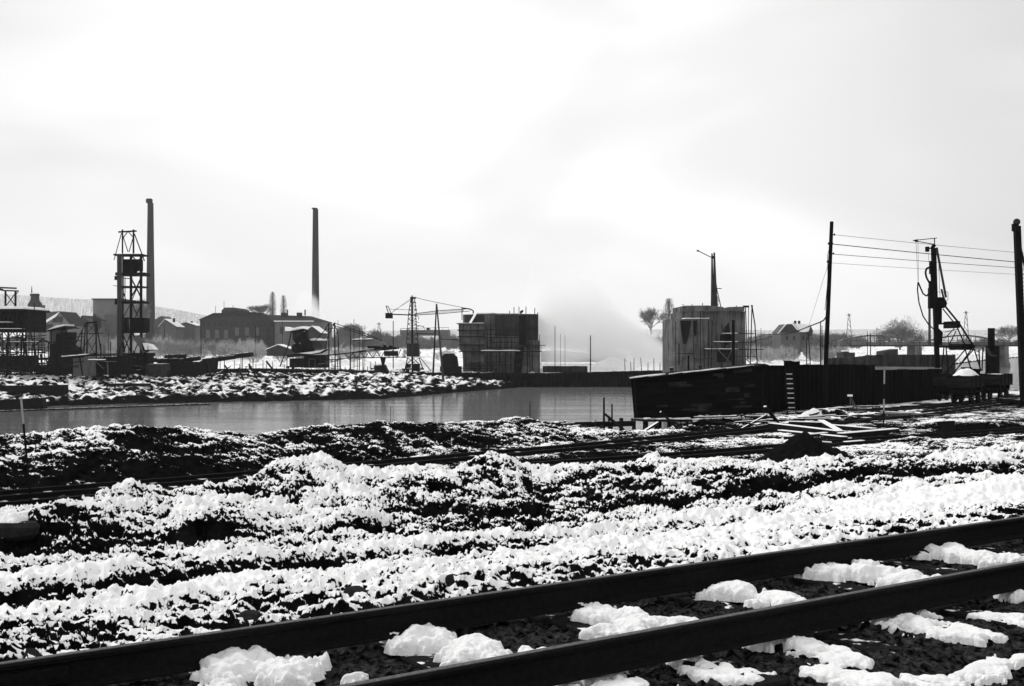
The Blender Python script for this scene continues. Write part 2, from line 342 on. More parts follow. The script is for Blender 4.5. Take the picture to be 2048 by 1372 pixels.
def build_ground():
    HI = R(25.5); nc = 1500
    core = np.linspace(-HI, HI, nc)
    st = core[1]-core[0]; side = []; a = HI; s = st
    while a < math.pi-.02:
        s = min(s*1.06, R(3)); a += s; side.append(min(a, math.pi-.01))
    side = np.array(side); th = np.concatenate([-side[::-1], core, side])
    rr = [.6]
    while rr[-1] < 6000:
        d = rr[-1]
        k = .02 if d < 4.5 else (.0028 if d < 20 else (.0030 if d < 60 else (.012 if d < 150 else (.0028 if d < 245 else .02))))
        rr.append(d*(1+k))
    rr = np.array(rr)
    nr, nt_ = len(rr), len(th)
    T, RR = np.meshgrid(th, rr); X = (RR*np.sin(T)).ravel(); Y = (RR*np.cos(T)).ravel()
    dth = np.gradient(th); drr = np.gradient(rr)
    DL = np.maximum(np.outer(rr, dth)*.9, np.repeat(drr[:, None], nt_, 1)*.55).ravel()
    H, S, lump, pat, fg, tr, u, v, far = ground(X, Y, DL)
    Hg = H.reshape(nr, nt_)
    # slopes
    dr = np.gradient(Hg, axis=0)/drr[:, None]; dt = np.gradient(Hg, axis=1)/(RR*dth[None, :])
    nx = -(dr*np.sin(T)+dt*np.cos(T)); nyv = -(dr*np.cos(T)-dt*np.sin(T))
    nz = 1/np.sqrt(1+nx*nx+nyv*nyv); nyv = nyv*nz; nx = nx*nz
    nz = nz.ravel(); nyv = nyv.ravel(); nx = nx.ravel()
    nearf = 1-far
    m = (S-.635)*1.25 + np.maximum((nz-.80)*.75 + nyv*.45, -.26) + lump*2.3*nearf + pat*.42
    m += -(1-tr)*.05*nearf+.06*sst(24, 29, np.hypot(X, Y))
    for (px_, py_, a_, b_, s_) in ((1880, 1010, 3.4, 1.5, .55), (1770, 1050, 1.8, .9, .5), (300, 1225, 2.2, .6, .35), (700, 1150, 2.0, .8, .3), (620, 1000, 1.6, 1.6, .3), (430, 1060, .7, 1.8, .3), (1250, 1030, 2.0, .8, .25), (240, 1110, 1.5, .8, -.25), (900, 1010, 1.6, 1.2, -.2), (1500, 1000, 2.5, .9, -.2)):   # drifts and bare patches
        x_, y_ = atpx(px_, py_, -2.3 if py_ > 990 else -2.6); m = m+s_*np.exp(-(((X-x_)*Ux+(Y-y_)*Uy)/a_)**2-((-(X-x_)*Uy+(Y-y_)*Ux)/b_)**2)
    m = np.where(fg > .5, -.55+pat*.5+(S*0), m)
    # distant fields: mostly white
    dist = sst(238, 255, np.hypot(X, Y))
    hill = sst(1900, 2200, np.hypot(X, Y))
    m = m*(1-dist)+(.12+pat*.25)*dist*(1-hill)+(.0+pat*.05)*hill*dist
    m = np.where(H < -7.75, -.6, m)
    sm = sst(-.06, .12, m)
    near = 1-sst(40, 60, np.hypot(X, Y))
    H = H + sm*(1-fg)*near*(.035+.02*perlin(X/.2, Y/.2, 40))
    nv = len(X)
    co = np.empty((nv, 3), np.float32); co[:, 0] = X; co[:, 1] = Y; co[:, 2] = H
    i, j = np.meshgrid(np.arange(nr-1), np.arange(nt_-1), indexing='ij')
    a = (i*nt_+j).ravel()
    q = np.stack([a, a+nt_, a+nt_+1, a+1], 1)
    # close the seam behind the camera and the disc at the feet
    i2 = np.arange(nr-1); q2 = np.stack([i2*nt_+nt_-1, (i2+1)*nt_+nt_-1, (i2+1)*nt_, i2*nt_], 1)
    q = np.concatenate([q, q2]).astype(np.int32)
    me = bpy.data.meshes.new('ground'); nf = len(q)
    me.vertices.add(nv+1); me.vertices.foreach_set('co', np.concatenate([co.ravel(), [0, 0, -1.96]]).astype(np.float32))
    tri = np.stack([np.full(nt_, nv), np.arange(nt_), np.roll(np.arange(nt_), -1)], 1)
    me.loops.add(nf*4+nt_*3); me.polygons.add(nf+nt_)
    me.loops.foreach_set('vertex_index', np.concatenate([q.ravel(), tri.ravel()]).astype(np.int32))
    me.polygons.foreach_set('loop_start', np.concatenate([np.arange(nf)*4, nf*4+np.arange(nt_)*3]).astype(np.int32))
    me.update(calc_edges=True)
    me.polygons.foreach_set('use_smooth', np.ones(nf+nt_, bool))
    at = me.attributes.new('snow', 'FLOAT', 'POINT'); at.data.foreach_set('value', np.concatenate([m, [0]]).astype(np.float32))
    at = me.attributes.new('trodden', 'FLOAT', 'POINT'); at.data.foreach_set('value', np.concatenate([fg, [1]]).astype(np.float32))
    o = bpy.data.objects.new('ground', me); COL.objects.link(o); o['kind'] = 'structure'
    m_ = bpy.data.materials.new('snowy_earth'); m_.use_nodes = True; nt = m_.node_tree; nt.nodes.clear(); L = nt.links.new
    out = N(nt, 'ShaderNodeOutputMaterial'); bs = N(nt, 'ShaderNodeBsdfPrincipled'); L(bs.outputs[0], out.inputs[0])
    an = N(nt, 'ShaderNodeAttribute', attribute_name='snow'); tc = N(nt, 'ShaderNodeTexCoord')
    n1 = N(nt, 'ShaderNodeTexNoise'); n1.inputs['Scale'].default_value = 7; n1.inputs['Detail'].default_value = 6; n1.inputs['Roughness'].default_value = .6; L(tc.outputs['Object'], n1.inputs[0])
    ad = N(nt, 'ShaderNodeMath', operation='MULTIPLY_ADD'); L(n1.outputs[0], ad.inputs[0]); ad.inputs[1].default_value = .5; ad.inputs[2].default_value = -.25
    a2 = N(nt, 'ShaderNodeMath', operation='ADD'); nf = N(nt, 'ShaderNodeTexNoise'); nf.inputs['Scale'].default_value = 21; nf.inputs['Detail'].default_value = 3; L(tc.outputs['Object'], nf.inputs[0])
    a3 = N(nt, 'ShaderNodeMath', operation='MULTIPLY_ADD'); L(nf.outputs[0], a3.inputs[0]); a3.inputs[1].default_value = .8; L(ad.outputs[0], a3.inputs[2])
    a4 = N(nt, 'ShaderNodeMath', operation='SUBTRACT'); L(a3.outputs[0], a4.inputs[0]); a4.inputs[1].default_value = .4
    L(a4.outputs[0], a2.inputs[0]); L(an.outputs['Fac'], a2.inputs[1])
    mr = N(nt, 'ShaderNodeMapRange', interpolation_type='SMOOTHSTEP'); mr.inputs[1].default_value = -.025; mr.inputs[2].default_value = .035; L(a2.outputs[0], mr.inputs[0])
    n2 = N(nt, 'ShaderNodeTexNoise'); n2.inputs['Scale'].default_value = 3; n2.inputs['Detail'].default_value = 10; L(tc.outputs['Object'], n2.inputs[0])
    er = N(nt, 'ShaderNodeMapRange'); er.inputs[1].default_value = .3; er.inputs[2].default_value = .7; er.inputs[3].default_value = .001; er.inputs[4].default_value = .008; L(n2.outputs[0], er.inputs[0])
    mi = N(nt, 'ShaderNodeMix'); mi.data_type = 'FLOAT'; L(mr.outputs[0], mi.inputs[0])
    tr_ = N(nt, 'ShaderNodeAttribute', attribute_name='trodden'); n5 = N(nt, 'ShaderNodeTexNoise'); n5.inputs['Scale'].default_value = 16; n5.inputs['Detail'].default_value = 8; n5.inputs['Roughness'].default_value = .7; L(tc.outputs['Object'], n5.inputs[0])
    r5 = N(nt, 'ShaderNodeMapRange'); r5.inputs[1].default_value = .42; r5.inputs[2].default_value = .72; r5.inputs[3].default_value = .002; r5.inputs[4].default_value = .07; L(n5.outputs[0], r5.inputs[0])
    m5 = N(nt, 'ShaderNodeMix'); m5.data_type = 'FLOAT'; L(tr_.outputs['Fac'], m5.inputs[0]); L(er.outputs[0], m5.inputs[2]); L(r5.outputs[0], m5.inputs[3]); L(m5.outputs[0], mi.inputs[2]); mi.inputs[3].default_value = .9
    L(mi.outputs[0], bs.inputs['Base Color']); bs.inputs['Roughness'].default_value = .9; bs.inputs['Specular IOR Level'].default_value = .0
    nb = N(nt, 'ShaderNodeTexNoise'); nb.inputs['Scale'].default_value = 28; nb.inputs['Detail'].default_value = 6; L(tc.outputs['Object'], nb.inputs[0])
    b = N(nt, 'ShaderNodeBump'); b.inputs['Strength'].default_value = .5; b.inputs['Distance'].default_value = .02
    L(nb.outputs[0], b.inputs['Height']); L(b.outputs[0], bs.inputs['Normal'])
    me.materials.append(m_)
    return o
build_ground()

# ---------------------------------------------------------------- river
def water_mat():
    m = bpy.data.materials.new('river_water'); m.use_nodes = True; nt = m.node_tree; nt.nodes.clear(); L = nt.links.new
    out = N(nt, 'ShaderNodeOutputMaterial'); gl = N(nt, 'ShaderNodeBsdfGlossy'); df = N(nt, 'ShaderNodeBsdfDiffuse'); ms = N(nt, 'ShaderNodeMixShader')
    tc = N(nt, 'ShaderNodeTexCoord'); mp = N(nt, 'ShaderNodeMapping'); mp.inputs['Scale'].default_value = (.05, .22, 1); mp.inputs['Rotation'].default_value = (0, 0, R(-20)); L(tc.outputs['Object'], mp.inputs[0])
    n = N(nt, 'ShaderNodeTexNoise'); n.inputs['Scale'].default_value = 1; n.inputs['Detail'].default_value = 4; L(mp.outputs[0], n.inputs[0])
    mr = N(nt, 'ShaderNodeMapRange'); mr.inputs[1].default_value = .3; mr.inputs[2].default_value = .7; mr.inputs[3].default_value = .55; mr.inputs[4].default_value = .8; L(n.outputs[0], mr.inputs[0])
    L(mr.outputs[0], gl.inputs[0]); gl.inputs['Roughness'].default_value = .1; df.inputs[0].default_value = (.2, .2, .2, 1)
    n2 = N(nt, 'ShaderNodeTexNoise'); n2.inputs['Scale'].default_value = 2.2; n2.inputs['Detail'].default_value = 4; L(tc.outputs['Object'], n2.inputs[0])
    b = N(nt, 'ShaderNodeBump'); b.inputs['Strength'].default_value = .22; b.inputs['Distance'].default_value = .06; L(n2.outputs[0], b.inputs['Height']); L(b.outputs[0], gl.inputs['Normal'])
    ms.inputs[0].default_value = .72; L(df.outputs[0], ms.inputs[1]); L(gl.outputs[0], ms.inputs[2]); L(ms.outputs[0], out.inputs[0]); return m
mb = MB(); mb.add([(-1400,20,-8),(2600,20,-8),(2600,1300,-8),(-1400,1300,-8)], [(0,1,2,3)])
tag(mb.build('river_water', water_mat()), kind='structure')

# ---------------------------------------------------------------- foreground railway track
def UV(u, v, z): return Vector((u*Ux-v*Uy, u*Uy+v*Ux, z))
def rail_profile(h=.16, hw=.036, fw=.065):
    return [(-fw,0),(fw,0),(fw,.012),(.012,.03),(.010,h-.045),(hw*.9,h-.034),(hw,h-.012),(hw*.8,h),(-hw*.8,h),(-hw,h-.012),(-hw*.9,h-.034),(-.010,h-.045),(-.012,.03),(-fw,.012)]
def rail_mb(pts, z0, h, hw=.036, fw=.065, head_only=False):
    prof = rail_profile(h, hw, fw); n = len(prof); vs = []; 
    for i, p in enumerate(pts):
        a = pts[max(i-1,0)]; b = pts[min(i+1,len(pts)-1)]; dx, dy = b[0]-a[0], b[1]-a[1]; l = math.hypot(dx, dy); nx, nyy = -dy/l, dx/l
        for (q, zz) in prof: vs.append((p[0]+nx*q, p[1]+nyy*q, z0+zz))
    fs = [(k*n+i, k*n+(i+1) % n, (k+1)*n+(i+1) % n, (k+1)*n+i) for k in range(len(pts)-1) for i in range(n)]
    fs += [tuple(range(n-1,-1,-1)), tuple(range((len(pts)-1)*n, len(pts)*n))]
    return MB().add(vs, fs)
tk = empty('railway_track', UV(4, 6.1, -1.95), 'dark steel railway track running across the foreground, snow lumps on its sleepers', 'railway track', 'railway tracks on the site')
V1, V2 = 6.80, 5.37
random.seed(3)
for vv in (V1, V2):
    pts = [UV(u_, vv+.012*math.sin(u_*.31+vv), 0)[:2] for u_ in np.arange(-14, 46, .5)]
    r_ = rail_mb(pts, -1.89, .19, .042, .07).build('rail', RUST, tk)
    hd = []
    m2 = MB()
    for a, b in zip(pts[:-1], pts[1:]):
        a = Vector((*a, -1.699)); b = Vector((*b, -1.699)); m2.bar(a, b, .046, .004)
    m2.build('running_surface', RAILTOP, r_)
US = [-3.6,-2.4,-1.15,.1,1.35,2.57,3.84,5.2,6.4,7.75,9.0,10.3,11.6,12.9,14.2,15.6,17,18.3,19.6]
for u_ in US:
    m2 = MB(); c = UV(u_, 6.0, -1.955); ang = math.atan2(Ux, -Uy)
    c.z -= .045; m2.box(c, 2.5, .24, .13, ang+random.uniform(-.03, .03)); m2.build('sleeper', SLEEPER, tk, bevel=.015)
jp = UV(1.55, V1-.05, -1.80); fp = MB(); fp.bar(UV(1.3, V1-.025, -1.80), UV(1.8, V1-.025, -1.80), .02, .09); fp.build('fishplate', RUST, tk)
for k_ in range(4):
    bo = MB(); q_ = UV(1.36+k_*.125, V1-.05, -1.80); bo.tube(q_, UV(1.36+k_*.125, V1-.03, -1.80), .014, .014, 6); bo.build('bolt', RUST, tk)
# snow lumps lying on and beside the sleepers: thickness field over a small grid
def clump(name, c, lu, lv, h, ang, seed, label, group=None, n=120, cut=.0):
    s = np.linspace(-1.25, 1.25, n); A, B = np.meshgrid(s, s); ox, oy = seed*11.3, seed*5.7
    x = A*lu; y = B*lv
    f = 1-(A**2+B**2)*1.45+1.7*perlin(A*1.4+ox, B*1.4+oy, 2)+1.0*perlin(x/.12+ox, y/.12+oy, 3)+.5*perlin(x/.05+ox, y/.05+oy, 4)+.25*perlin(x/.025+ox, y/.025+oy, 5)-.15-cut
    f = np.where(np.maximum(abs(A), abs(B)) > 1.2, -1, f)
    t = (1-np.exp(-np.clip(f, 0, None)*1.5))*h*.95*(.85+.35*perlin(x/.16+oy, y/.16+ox, 5)+.16*np.abs(perlin(x/.06, y/.06+ox, 6)))+.008*(f > 0)
    ca, sa = math.cos(ang), math.sin(ang)
    zb = -.025
    vs = []; idx = {}; fs = []
    P = np.stack([x*ca-y*sa, x*sa+y*ca, np.where(f > 0, t, zb)], -1)
    ok = f > 0
    cells = ok[:-1,:-1] | ok[1:,:-1] | ok[:-1,1:] | ok[1:,1:]
    def vi(i, j):
        if (i, j) not in idx: idx[(i, j)] = len(vs); vs.append((P[i,j,0]+c[0], P[i,j,1]+c[1], P[i,j,2]+c[2]))
        return idx[(i, j)]
    for i, j in zip(*np.nonzero(cells)): fs.append((vi(i,j), vi(i,j+1), vi(i+1,j+1), vi(i+1,j)))
    mb = MB().add(vs, fs)
    o = one(name, mb, SNOWC, c, label, 'snow lump', group, smooth=True)
    return o
angv = math.atan2(-Ux, Uy)      # across the track, towards the camera
lumps = [ # px, py, length across, width, height, label
 (495,1335,.42,.2,.11,'large snow lump on the leftmost sleeper between the two foreground rails'),
 (712,1350,.05,.05,.04,'tiny snow lump on the dark ballast right of the largest lump'),
 (850,1272,.26,.13,.10,'rounded snow lump against the far foreground rail, left of its paler twin'),
 (945,1300,.24,.13,.08,'flat snow lump reaching towards the near foreground rail below the image centre'),
 (1215,1222,.22,.10,.07,'narrow snow lump on a sleeper close to the far foreground rail'),
 (1285,1245,.22,.11,.07,'melting snow lump with a dark hole beside the near foreground rail'),
 (1213,1258,.10,.07,.05,'small round snow lump just below the narrow lump between the rails'),
 (1460,1178,.26,.13,.09,'domed snow lump between the foreground rails right of centre'),
 (1560,1195,.22,.12,.06,'low snow lump touching the domed one and the near rail'),
 (1710,1140,.36,.18,.10,'broad snow lump filling a sleeper between the rails at right'),
 (1815,1152,.30,.14,.07,'ragged snow lump ending against the near rail at right'),
 (1890,1103,.30,.14,.09,'snow lump near the far rail towards the right edge'),
 (1985,1115,.30,.13,.08,'snow lump on the last sleeper visible between the rails'),
 (1350,1238,.15,.09,.04,'thin snow scrap beside the near foreground rail'),
 (1075,1300,.14,.05,.03,'small thin snow scrap lying on the edge of the near rail')]
for i, (px, py, l, wd, h, lab) in enumerate(lumps):
    z = -1.88; d = -z*F/(py-HY); x, y = (px-HX)/F*d, d
    clump('snow_lump', (x, y, z-.03), l*1.3, wd*2.3, h*1.15, angv+.25*math.sin(i*2.1), i+1, lab)
lumps2 = [(1215,1362,.30,.18,.08,'rounded snow lump cut by the bottom edge right of centre'),
 (1570,1285,.26,.13,.08,'snow lump on the sleeper end below the near rail'),
 (1665,1310,.26,.12,.07,'second snow lump on the sleeper end, lower right of the first'),
 (1830,1245,.32,.15,.09,'large crusted snow lump below the near rail at right'),
 (1925,1262,.24,.12,.06,'snow lump sagging over a sleeper end at right'),
 (2030,1190,.12,.10,.10,'tall snow lump on the near rail foot at the right edge'),
 (2010,1235,.20,.12,.06,'snow lump beside the right edge below the rail'),
 (1400,1335,.34,.07,.05,'long thin ridge of snow along the rail foot'),
 (1700,1350,.28,.12,.05,'flat snow patch near the bottom edge at right'),
 (1975,1335,.12,.30,.04,'narrow crooked snow patch in the bottom right corner'),
 (1480,1345,.15,.10,.05,'small snow patch beside the long thin ridge'),
 (1860,1360,.15,.08,.04,'snow crumb at the bottom edge near the right corner')]
for i, (px, py, l, wd, h, lab) in enumerate(lumps2):
    z = -1.93; d = -z*F/(py-HY); x, y = (px-HX)/F*d, d
    clump('snow_lump', (x, y, z-.02), l*1.25, wd*2.1, h*.9, angv+.4*math.sin(i*1.7), i+31, lab, cut=.05)
# dark stones by the far rail
def rock_mb(c, r, seed, sz=.75):
    bm = bmesh.new(); bmesh.ops.create_icosphere(bm, subdivisions=3, radius=1)
    rs = np.random.RandomState(seed); ds = rs.normal(size=(9, 3)); ds /= np.linalg.norm(ds, axis=1)[:, None]; th_ = rs.uniform(.6, .95, 9)
    for v_ in bm.verts:
        p = v_.co.copy()
        for d_, t_ in zip(ds, th_):
            k = p.x*d_[0]+p.y*d_[1]+p.z*d_[2]
            if k > t_: p -= Vector(d_)*(k-t_)
        v_.co = p
    mb = MB(); mb.add([(c[0]+v_.co.x*r, c[1]+v_.co.y*r*.9, c[2]+v_.co.z*r*sz) for v_ in bm.verts], [[q.index for q in f.verts] for f in bm.faces]); bm.free(); return mb
for i, (px, py, r, lab) in enumerate([(712,1205,.10,'largest angular dark stone above the far rail left of centre'),(905,1185,.09,'rounded dark stone above the far rail near the centre'),
    (500,1245,.09,'flat dark stone half under snow left of the largest stone'),(60,1315,.06,'small dark stone at the left edge above the far rail'),(985,1168,.07,'low dark stone right of the central one'),(480,1095,.08,'dark clod on the snow slope at left')]):
    z = -1.93 if py > 1130 else -2.55; d = -z*F/(py-HY); x, y = (px-HX)/F*d, d
    one('stone', rock_mb((x, y, gz(x, y)+r*.6), r, i+5), mat('dark_stone', .02, .4, 8), (x, y, z), lab, 'stone', smooth=False)
# ================================================================ far bank, left to right
def P(px, py, D=200.): return W(px, py, D)
def pxm(n, D): return n*D/F                     # pixels -> metres at a distance
def strut(mb, D, pts, wpx=2.0, dd=0):           # polyline of beams given in photo pixels at distance D
    for (x0, y0), (x1, y1) in zip(pts[:-1], pts[1:]): mb.bar(P(x0, y0, D+dd), P(x1, y1, D+dd), pxm(wpx, D), pxm(wpx, D))
    return mb
def slab(mb, x0, x1, y0, y1, D, depth, dd=0):   # box from photo rectangle at distance D
    a = P(x0, y1, D); b = P(x1, y0, D)
    mb.box(((a.x+b.x)/2, D+dd+depth/2, (a.z+b.z)/2), abs(b.x-a.x), depth, abs(b.z-a.z)); return mb
def T(name, px, py, D, label, cat, group=None): return empty(name, P(px, py, D), label, cat, group)
def part(root, name, m, fn, **k):
    mb = MB(); fn(mb); return mb.build(name, m, root, **k)
def snowcap(root, x0, x1, y, D, depth, th=1.5, name='snow_cover', y2=None, dd=0):
    mb = MB(); y2 = y if y2 is None else y2; t = pxm(th, D); n = 8
    rs = random.Random(int(x0*7+y))
    xs = [x0+(x1-x0)*i/n for i in range(n+1)]
    for i in range(n):
        a = P(xs[i], y+(y2-y)*i/n, D); b = P(xs[i+1], y+(y2-y)*(i+1)/n, D)
        h1 = t*(.6+.6*abs(math.sin(xs[i]*.9))); h2 = t*(.6+.6*abs(math.sin(xs[i+1]*.9)))
        f = dd+.01
        mb.hexa([(a.x, D+dd-.03, a.z), (b.x, D+dd-.03, b.z), (b.x, D+dd+depth, b.z), (a.x, D+dd+depth, a.z)],
                [(a.x, D+dd-.03, a.z+h1), (b.x, D+dd-.03, b.z+h2), (b.x, D+dd+depth, b.z+h2), (a.x, D+dd+depth, a.z+h1)])
    return mb.build(name, SNOW, root)
def frame(mb, D, x0, x1, ys, depth, wpx=2.2, brace=True, nx=2):     # multi-storey timber frame, two planes deep
    xs = [x0+(x1-x0)*i/(nx-1) for i in range(nx)]
    for dd in (0, depth):
        for x in xs: strut(mb, D, [(x, ys[0]), (x, ys[-1])], wpx, dd)
        for y in ys: strut(mb, D, [(x0-2, y), (x1+2, y)], wpx*.9, dd)
        if brace:
            for a, b in zip(ys[:-1], ys[1:]):
                for xa, xb in zip(xs[:-1], xs[1:]):
                    strut(mb, D, [(xa, a), (xb, b)], wpx*.6, dd); strut(mb, D, [(xb, a), (xa, b)], wpx*.6, dd)
    for y in ys:
        for x in xs: mb.bar(P(x, y, D), P(x, y, D)+Vector((0, depth, 0)), pxm(wpx*.8, D))
    return mb

# --- timber mixing plant at the left edge
D = 192
t = T('mixing_plant', 35, 748, D, 'big dark timber works building at the left edge with snowy roof and small gantry', 'timber plant')
part(t, 'wall', TIMBERX, lambda m: (slab(m, -40, 46, 622, 664, D, 9, .6), slab(m, -40, 30, 712, 746, D, 5, 4.2)))
part(t, 'frame', TIMBER, lambda m: (frame(m, D, -38, 52, [620, 650, 676, 690, 705, 720, 735, 749], 8, 2.2, True, 6), strut(m, D, [(52, 620), (78, 745)], 2.2), strut(m, D, [(46, 676), (62, 748)], 3.5, -1), strut(m, D, [(68, 690), (78, 748)], 3, -1)))
part(t, 'roof', TIMBERX, lambda m: slab(m, -44, 52, 618, 622, D, 11, -1))
snowcap(t, -44, 52, 618, D, 10, 5, dd=-1)
part(t, 'gantry', TIMBERX, lambda m: (strut(m, D, [(11, 620), (11, 582)], 3, 1), strut(m, D, [(31, 620), (31, 582)], 3.2, 1), strut(m, D, [(7, 581), (37, 582)], 2.6, 1), strut(m, D, [(-6, 575), (33, 576.5)], 3, 1),
     strut(m, D, [(11, 586), (31, 612)], 1.4, 1), strut(m, D, [(31, 586), (12, 612)], 1.4, 1), strut(m, D, [(31, 590), (37, 583)], 1.2, 1), strut(m, D, [(-10, 577), (6, 580)], 4, 1)))
for k, (x0, x1, y) in enumerate([(-20, 24, 645), (4, 46, 658), (24, 74, 684), (-20, 30, 708)]):
    lw = part(t, 'platform', TIMBERX, lambda m: slab(m, x0, x1, y, y+2, D, 3, -2)); 
    mb = MB(); slab(mb, x0, x1, y-1.2, y-.05, D, 2.6, -1.9); mb.build('snow_cover', SNOW, lw)
# tall post in front of it
def post(px, ytop, ybot, D, wpx, label, cat='post', group=None, m=None, name='post', lean=0):
    m = m or TIMBERX; mb = MB(); mb.tube(P(px, ybot, D), P(px+lean, ytop, D), pxm(wpx/2, D), pxm(wpx/2*.75, D), 7)
    return one(name, mb, m, P(px, ybot, D), label, cat, group)
post(68.5, 606, 748, 188, 2.4, 'tall thin post with snow on its tip in front of the left timber works')
# --- covered hopper tower and arched timber frame
D = 195
t = T('hopper_shed', 118, 748, D, 'small tower-like hopper shed with a tilted snowy roof beside the left timber works', 'hopper shed')
part(t, 'wall', WALLM, lambda m: slab(m, 99, 120, 660, 690, D, 3))
part(t, 'hopper', TIMBERX, lambda m: (m.prism([P(112, 668, D-.6), P(136, 664, D-.6), P(134, 690, D-.6), P(148, 700, D-.6), P(148, 746, D-.6), P(96, 746, D-.6), P(100, 690, D-.6), P(112, 686, D-.6)], 4)))
rf = part(t, 'roof', TIMBERX, lambda m: m.prism([P(92, 661, D-1), P(128, 652, D-1), P(138, 657, D-1), P(128, 656, D-1), P(92, 663, D-1)], 5))
mb = MB(); mb.prism([P(92, 660.5, D-1.05), P(128, 651.5, D-1.05), P(128, 648, D-1.05), P(112, 651, D-1.05)], 4.6); mb.build('snow_cover', SNOW, t)
part(t, 'arch_frame', TIMBERX, lambda m: (strut(m, D, [(72, 690), (84, 679), (97, 684), (110, 700), (114, 720)], 2.4), strut(m, D, [(74, 695), (112, 697)], 1.6), strut(m, D, [(84, 680), (84, 735)], 1.6), strut(m, D, [(97, 685), (97, 735)], 1.6), strut(m, D, [(76, 706), (114, 706)], 1.6), strut(m, D, [(68, 718), (150, 716)], 5), slab(m, 66, 110, 730, 750, D, 4, 1), slab(m, 110, 156, 722, 735, D, 4, 1)))
# --- timber trestle (A frame)
D = 196
t = T('timber_trestle', 182, 748, D, 'open timber trestle with splayed legs left of the tall headframe', 'trestle')
part(t, 'leg', TIMBERX, lambda m: strut(m, D, [(172, 645), (147, 696), (150, 712)], 1.6))
part(t, 'leg', TIMBERX, lambda m: strut(m, D, [(174, 645), (174, 748)], 2.2))
part(t, 'leg', TIMBERX, lambda m: strut(m, D, [(192, 645), (193, 748)], 2.4))
part(t, 'leg', TIMBERX, lambda m: strut(m, D, [(193, 648), (203, 708)], 1.8))
part(t, 'leg', TIMBERX, lambda m: strut(m, D, [(171, 650), (165, 748)], 2, 2))
part(t, 'brace', TIMBERX, lambda m: (strut(m, D, [(156, 668), (206, 666)], 1.6), strut(m, D, [(172, 646), (194, 644)], 3), strut(m, D, [(176, 650), (192, 664)], 1.1), strut(m, D, [(190, 648), (176, 664)], 1.1), strut(m, D, [(176, 684), (192, 710)], 1), strut(m, D, [(191, 684), (176, 712)], 1), strut(m, D, [(160, 702), (190, 665)], 1.2)))
# sheds and wall under the trestle
def shed(name, px, D, pts, depth, m, label, cat, roof=None, roofsnow=True, rootpy=750, group=None):
    t = T(name, px, rootpy, D, label, cat, group)
    part(t, 'wall', m, lambda b: b.prism([P(x, y, D) for x, y in pts], depth))
    if roof:
        (x0, y0), (x1, y1) = roof
        part(t, 'roof', TIMBERX, lambda b: b.hexa([P(x0-1, y0, D)-Vector((0,.8,0)), P(x1+1, y1, D)-Vector((0,.8,0)), P(x1+1, y1, D)+Vector((0,depth+.5,0)), P(x0-1, y0, D)+Vector((0,depth+.5,0))],
            [P(x0-1, y0-1.5, D)-Vector((0,.8,0)), P(x1+1, y1-1.5, D)-Vector((0,.8,0)), P(x1+1, y1-1.5, D)+Vector((0,depth+.5,.3)), P(x0-1, y0-1.5, D)+Vector((0,depth+.5,.3))]))
        if roofsnow: snowcap(t, x0-1, x1+1, y0-1.7, D, depth, 1.6, y2=y1-1.7, dd=-.9)
    return t
shed('timber_shed', 160, 188, [(146, 716), (174, 714), (174, 753), (146, 753)], 4, WALLM, 'small grey boarded shed on posts left of the headframe', 'shed', [(128, 715), (174, 711)])
shed('timber_shed', 205, 194, [(174, 716), (250, 712), (250, 750), (174, 750)], 5, TIMBERX, 'long low dark shed directly left of the headframe foot', 'shed', [(174, 713), (250, 711)], False)
D = 186
t = T('work_bench', 195, 752, D, 'snow dusted timber platform on legs in front of the low dark shed', 'platform')
part(t, 'deck', TIMBER, lambda m: (slab(m, 176, 203, 720, 722, D, 2), slab(m, 190, 226, 723, 725, D, 1.6, .3)))
mb = MB(); slab(mb, 176, 203, 718.4, 720, D, 2); mb.build('snow_cover', SNOW, t)
for x in (180, 190, 215): part(t, 'leg', TIMBERL, lambda m: strut(m, D, [(x, 723), (x+1, 750)], 2, .5))
part(t, 'brace', TIMBERL, lambda m: strut(m, D, [(192, 724), (207, 737)], 1.2))

random.seed(31)                            # cluttered scaffold in front of the left works
t = T('scaffold', 60, 750, 188, 'tangled pole scaffold in front of the left timber works, with snowy boards', 'scaffold')
for i in range(40):
    px = random.uniform(-20, 165); part(t, 'pole', TIMBERX, lambda m: strut(m, 188, [(px, random.uniform(655, 705)), (px+random.uniform(-7, 7), 750)], random.uniform(1.0, 1.9), random.uniform(-1, 2)))
for i in range(30):
    px = random.uniform(-20, 150); y = random.uniform(668, 742); yd = random.uniform(-4, 4); L_ = random.uniform(14, 46)
    part(t, 'board', TIMBER, lambda m: strut(m, 188, [(px, y), (px+L_, y+yd)], random.uniform(1.2, 2.2), random.uniform(-1.2, 1)))
t = T('scaffold', 205, 750, 193, 'low jumble of props and braces between the trestle and the headframe', 'scaffold')
for i in range(16):
    px = random.uniform(150, 300); part(t, 'pole', TIMBERX, lambda m: strut(m, 193, [(px, random.uniform(680, 725)), (px+random.uniform(-9, 9), 750)], random.uniform(.9, 1.8), random.uniform(-1, 2)))
for i in range(8):
    px = random.uniform(150, 290); y = random.uniform(705, 742); part(t, 'board', TIMBER, lambda m: strut(m, 193, [(px, y), (px+random.uniform(10, 34), y+random.uniform(-5, 5))], random.uniform(1.2, 2.4), random.uniform(-1.2, 1)))
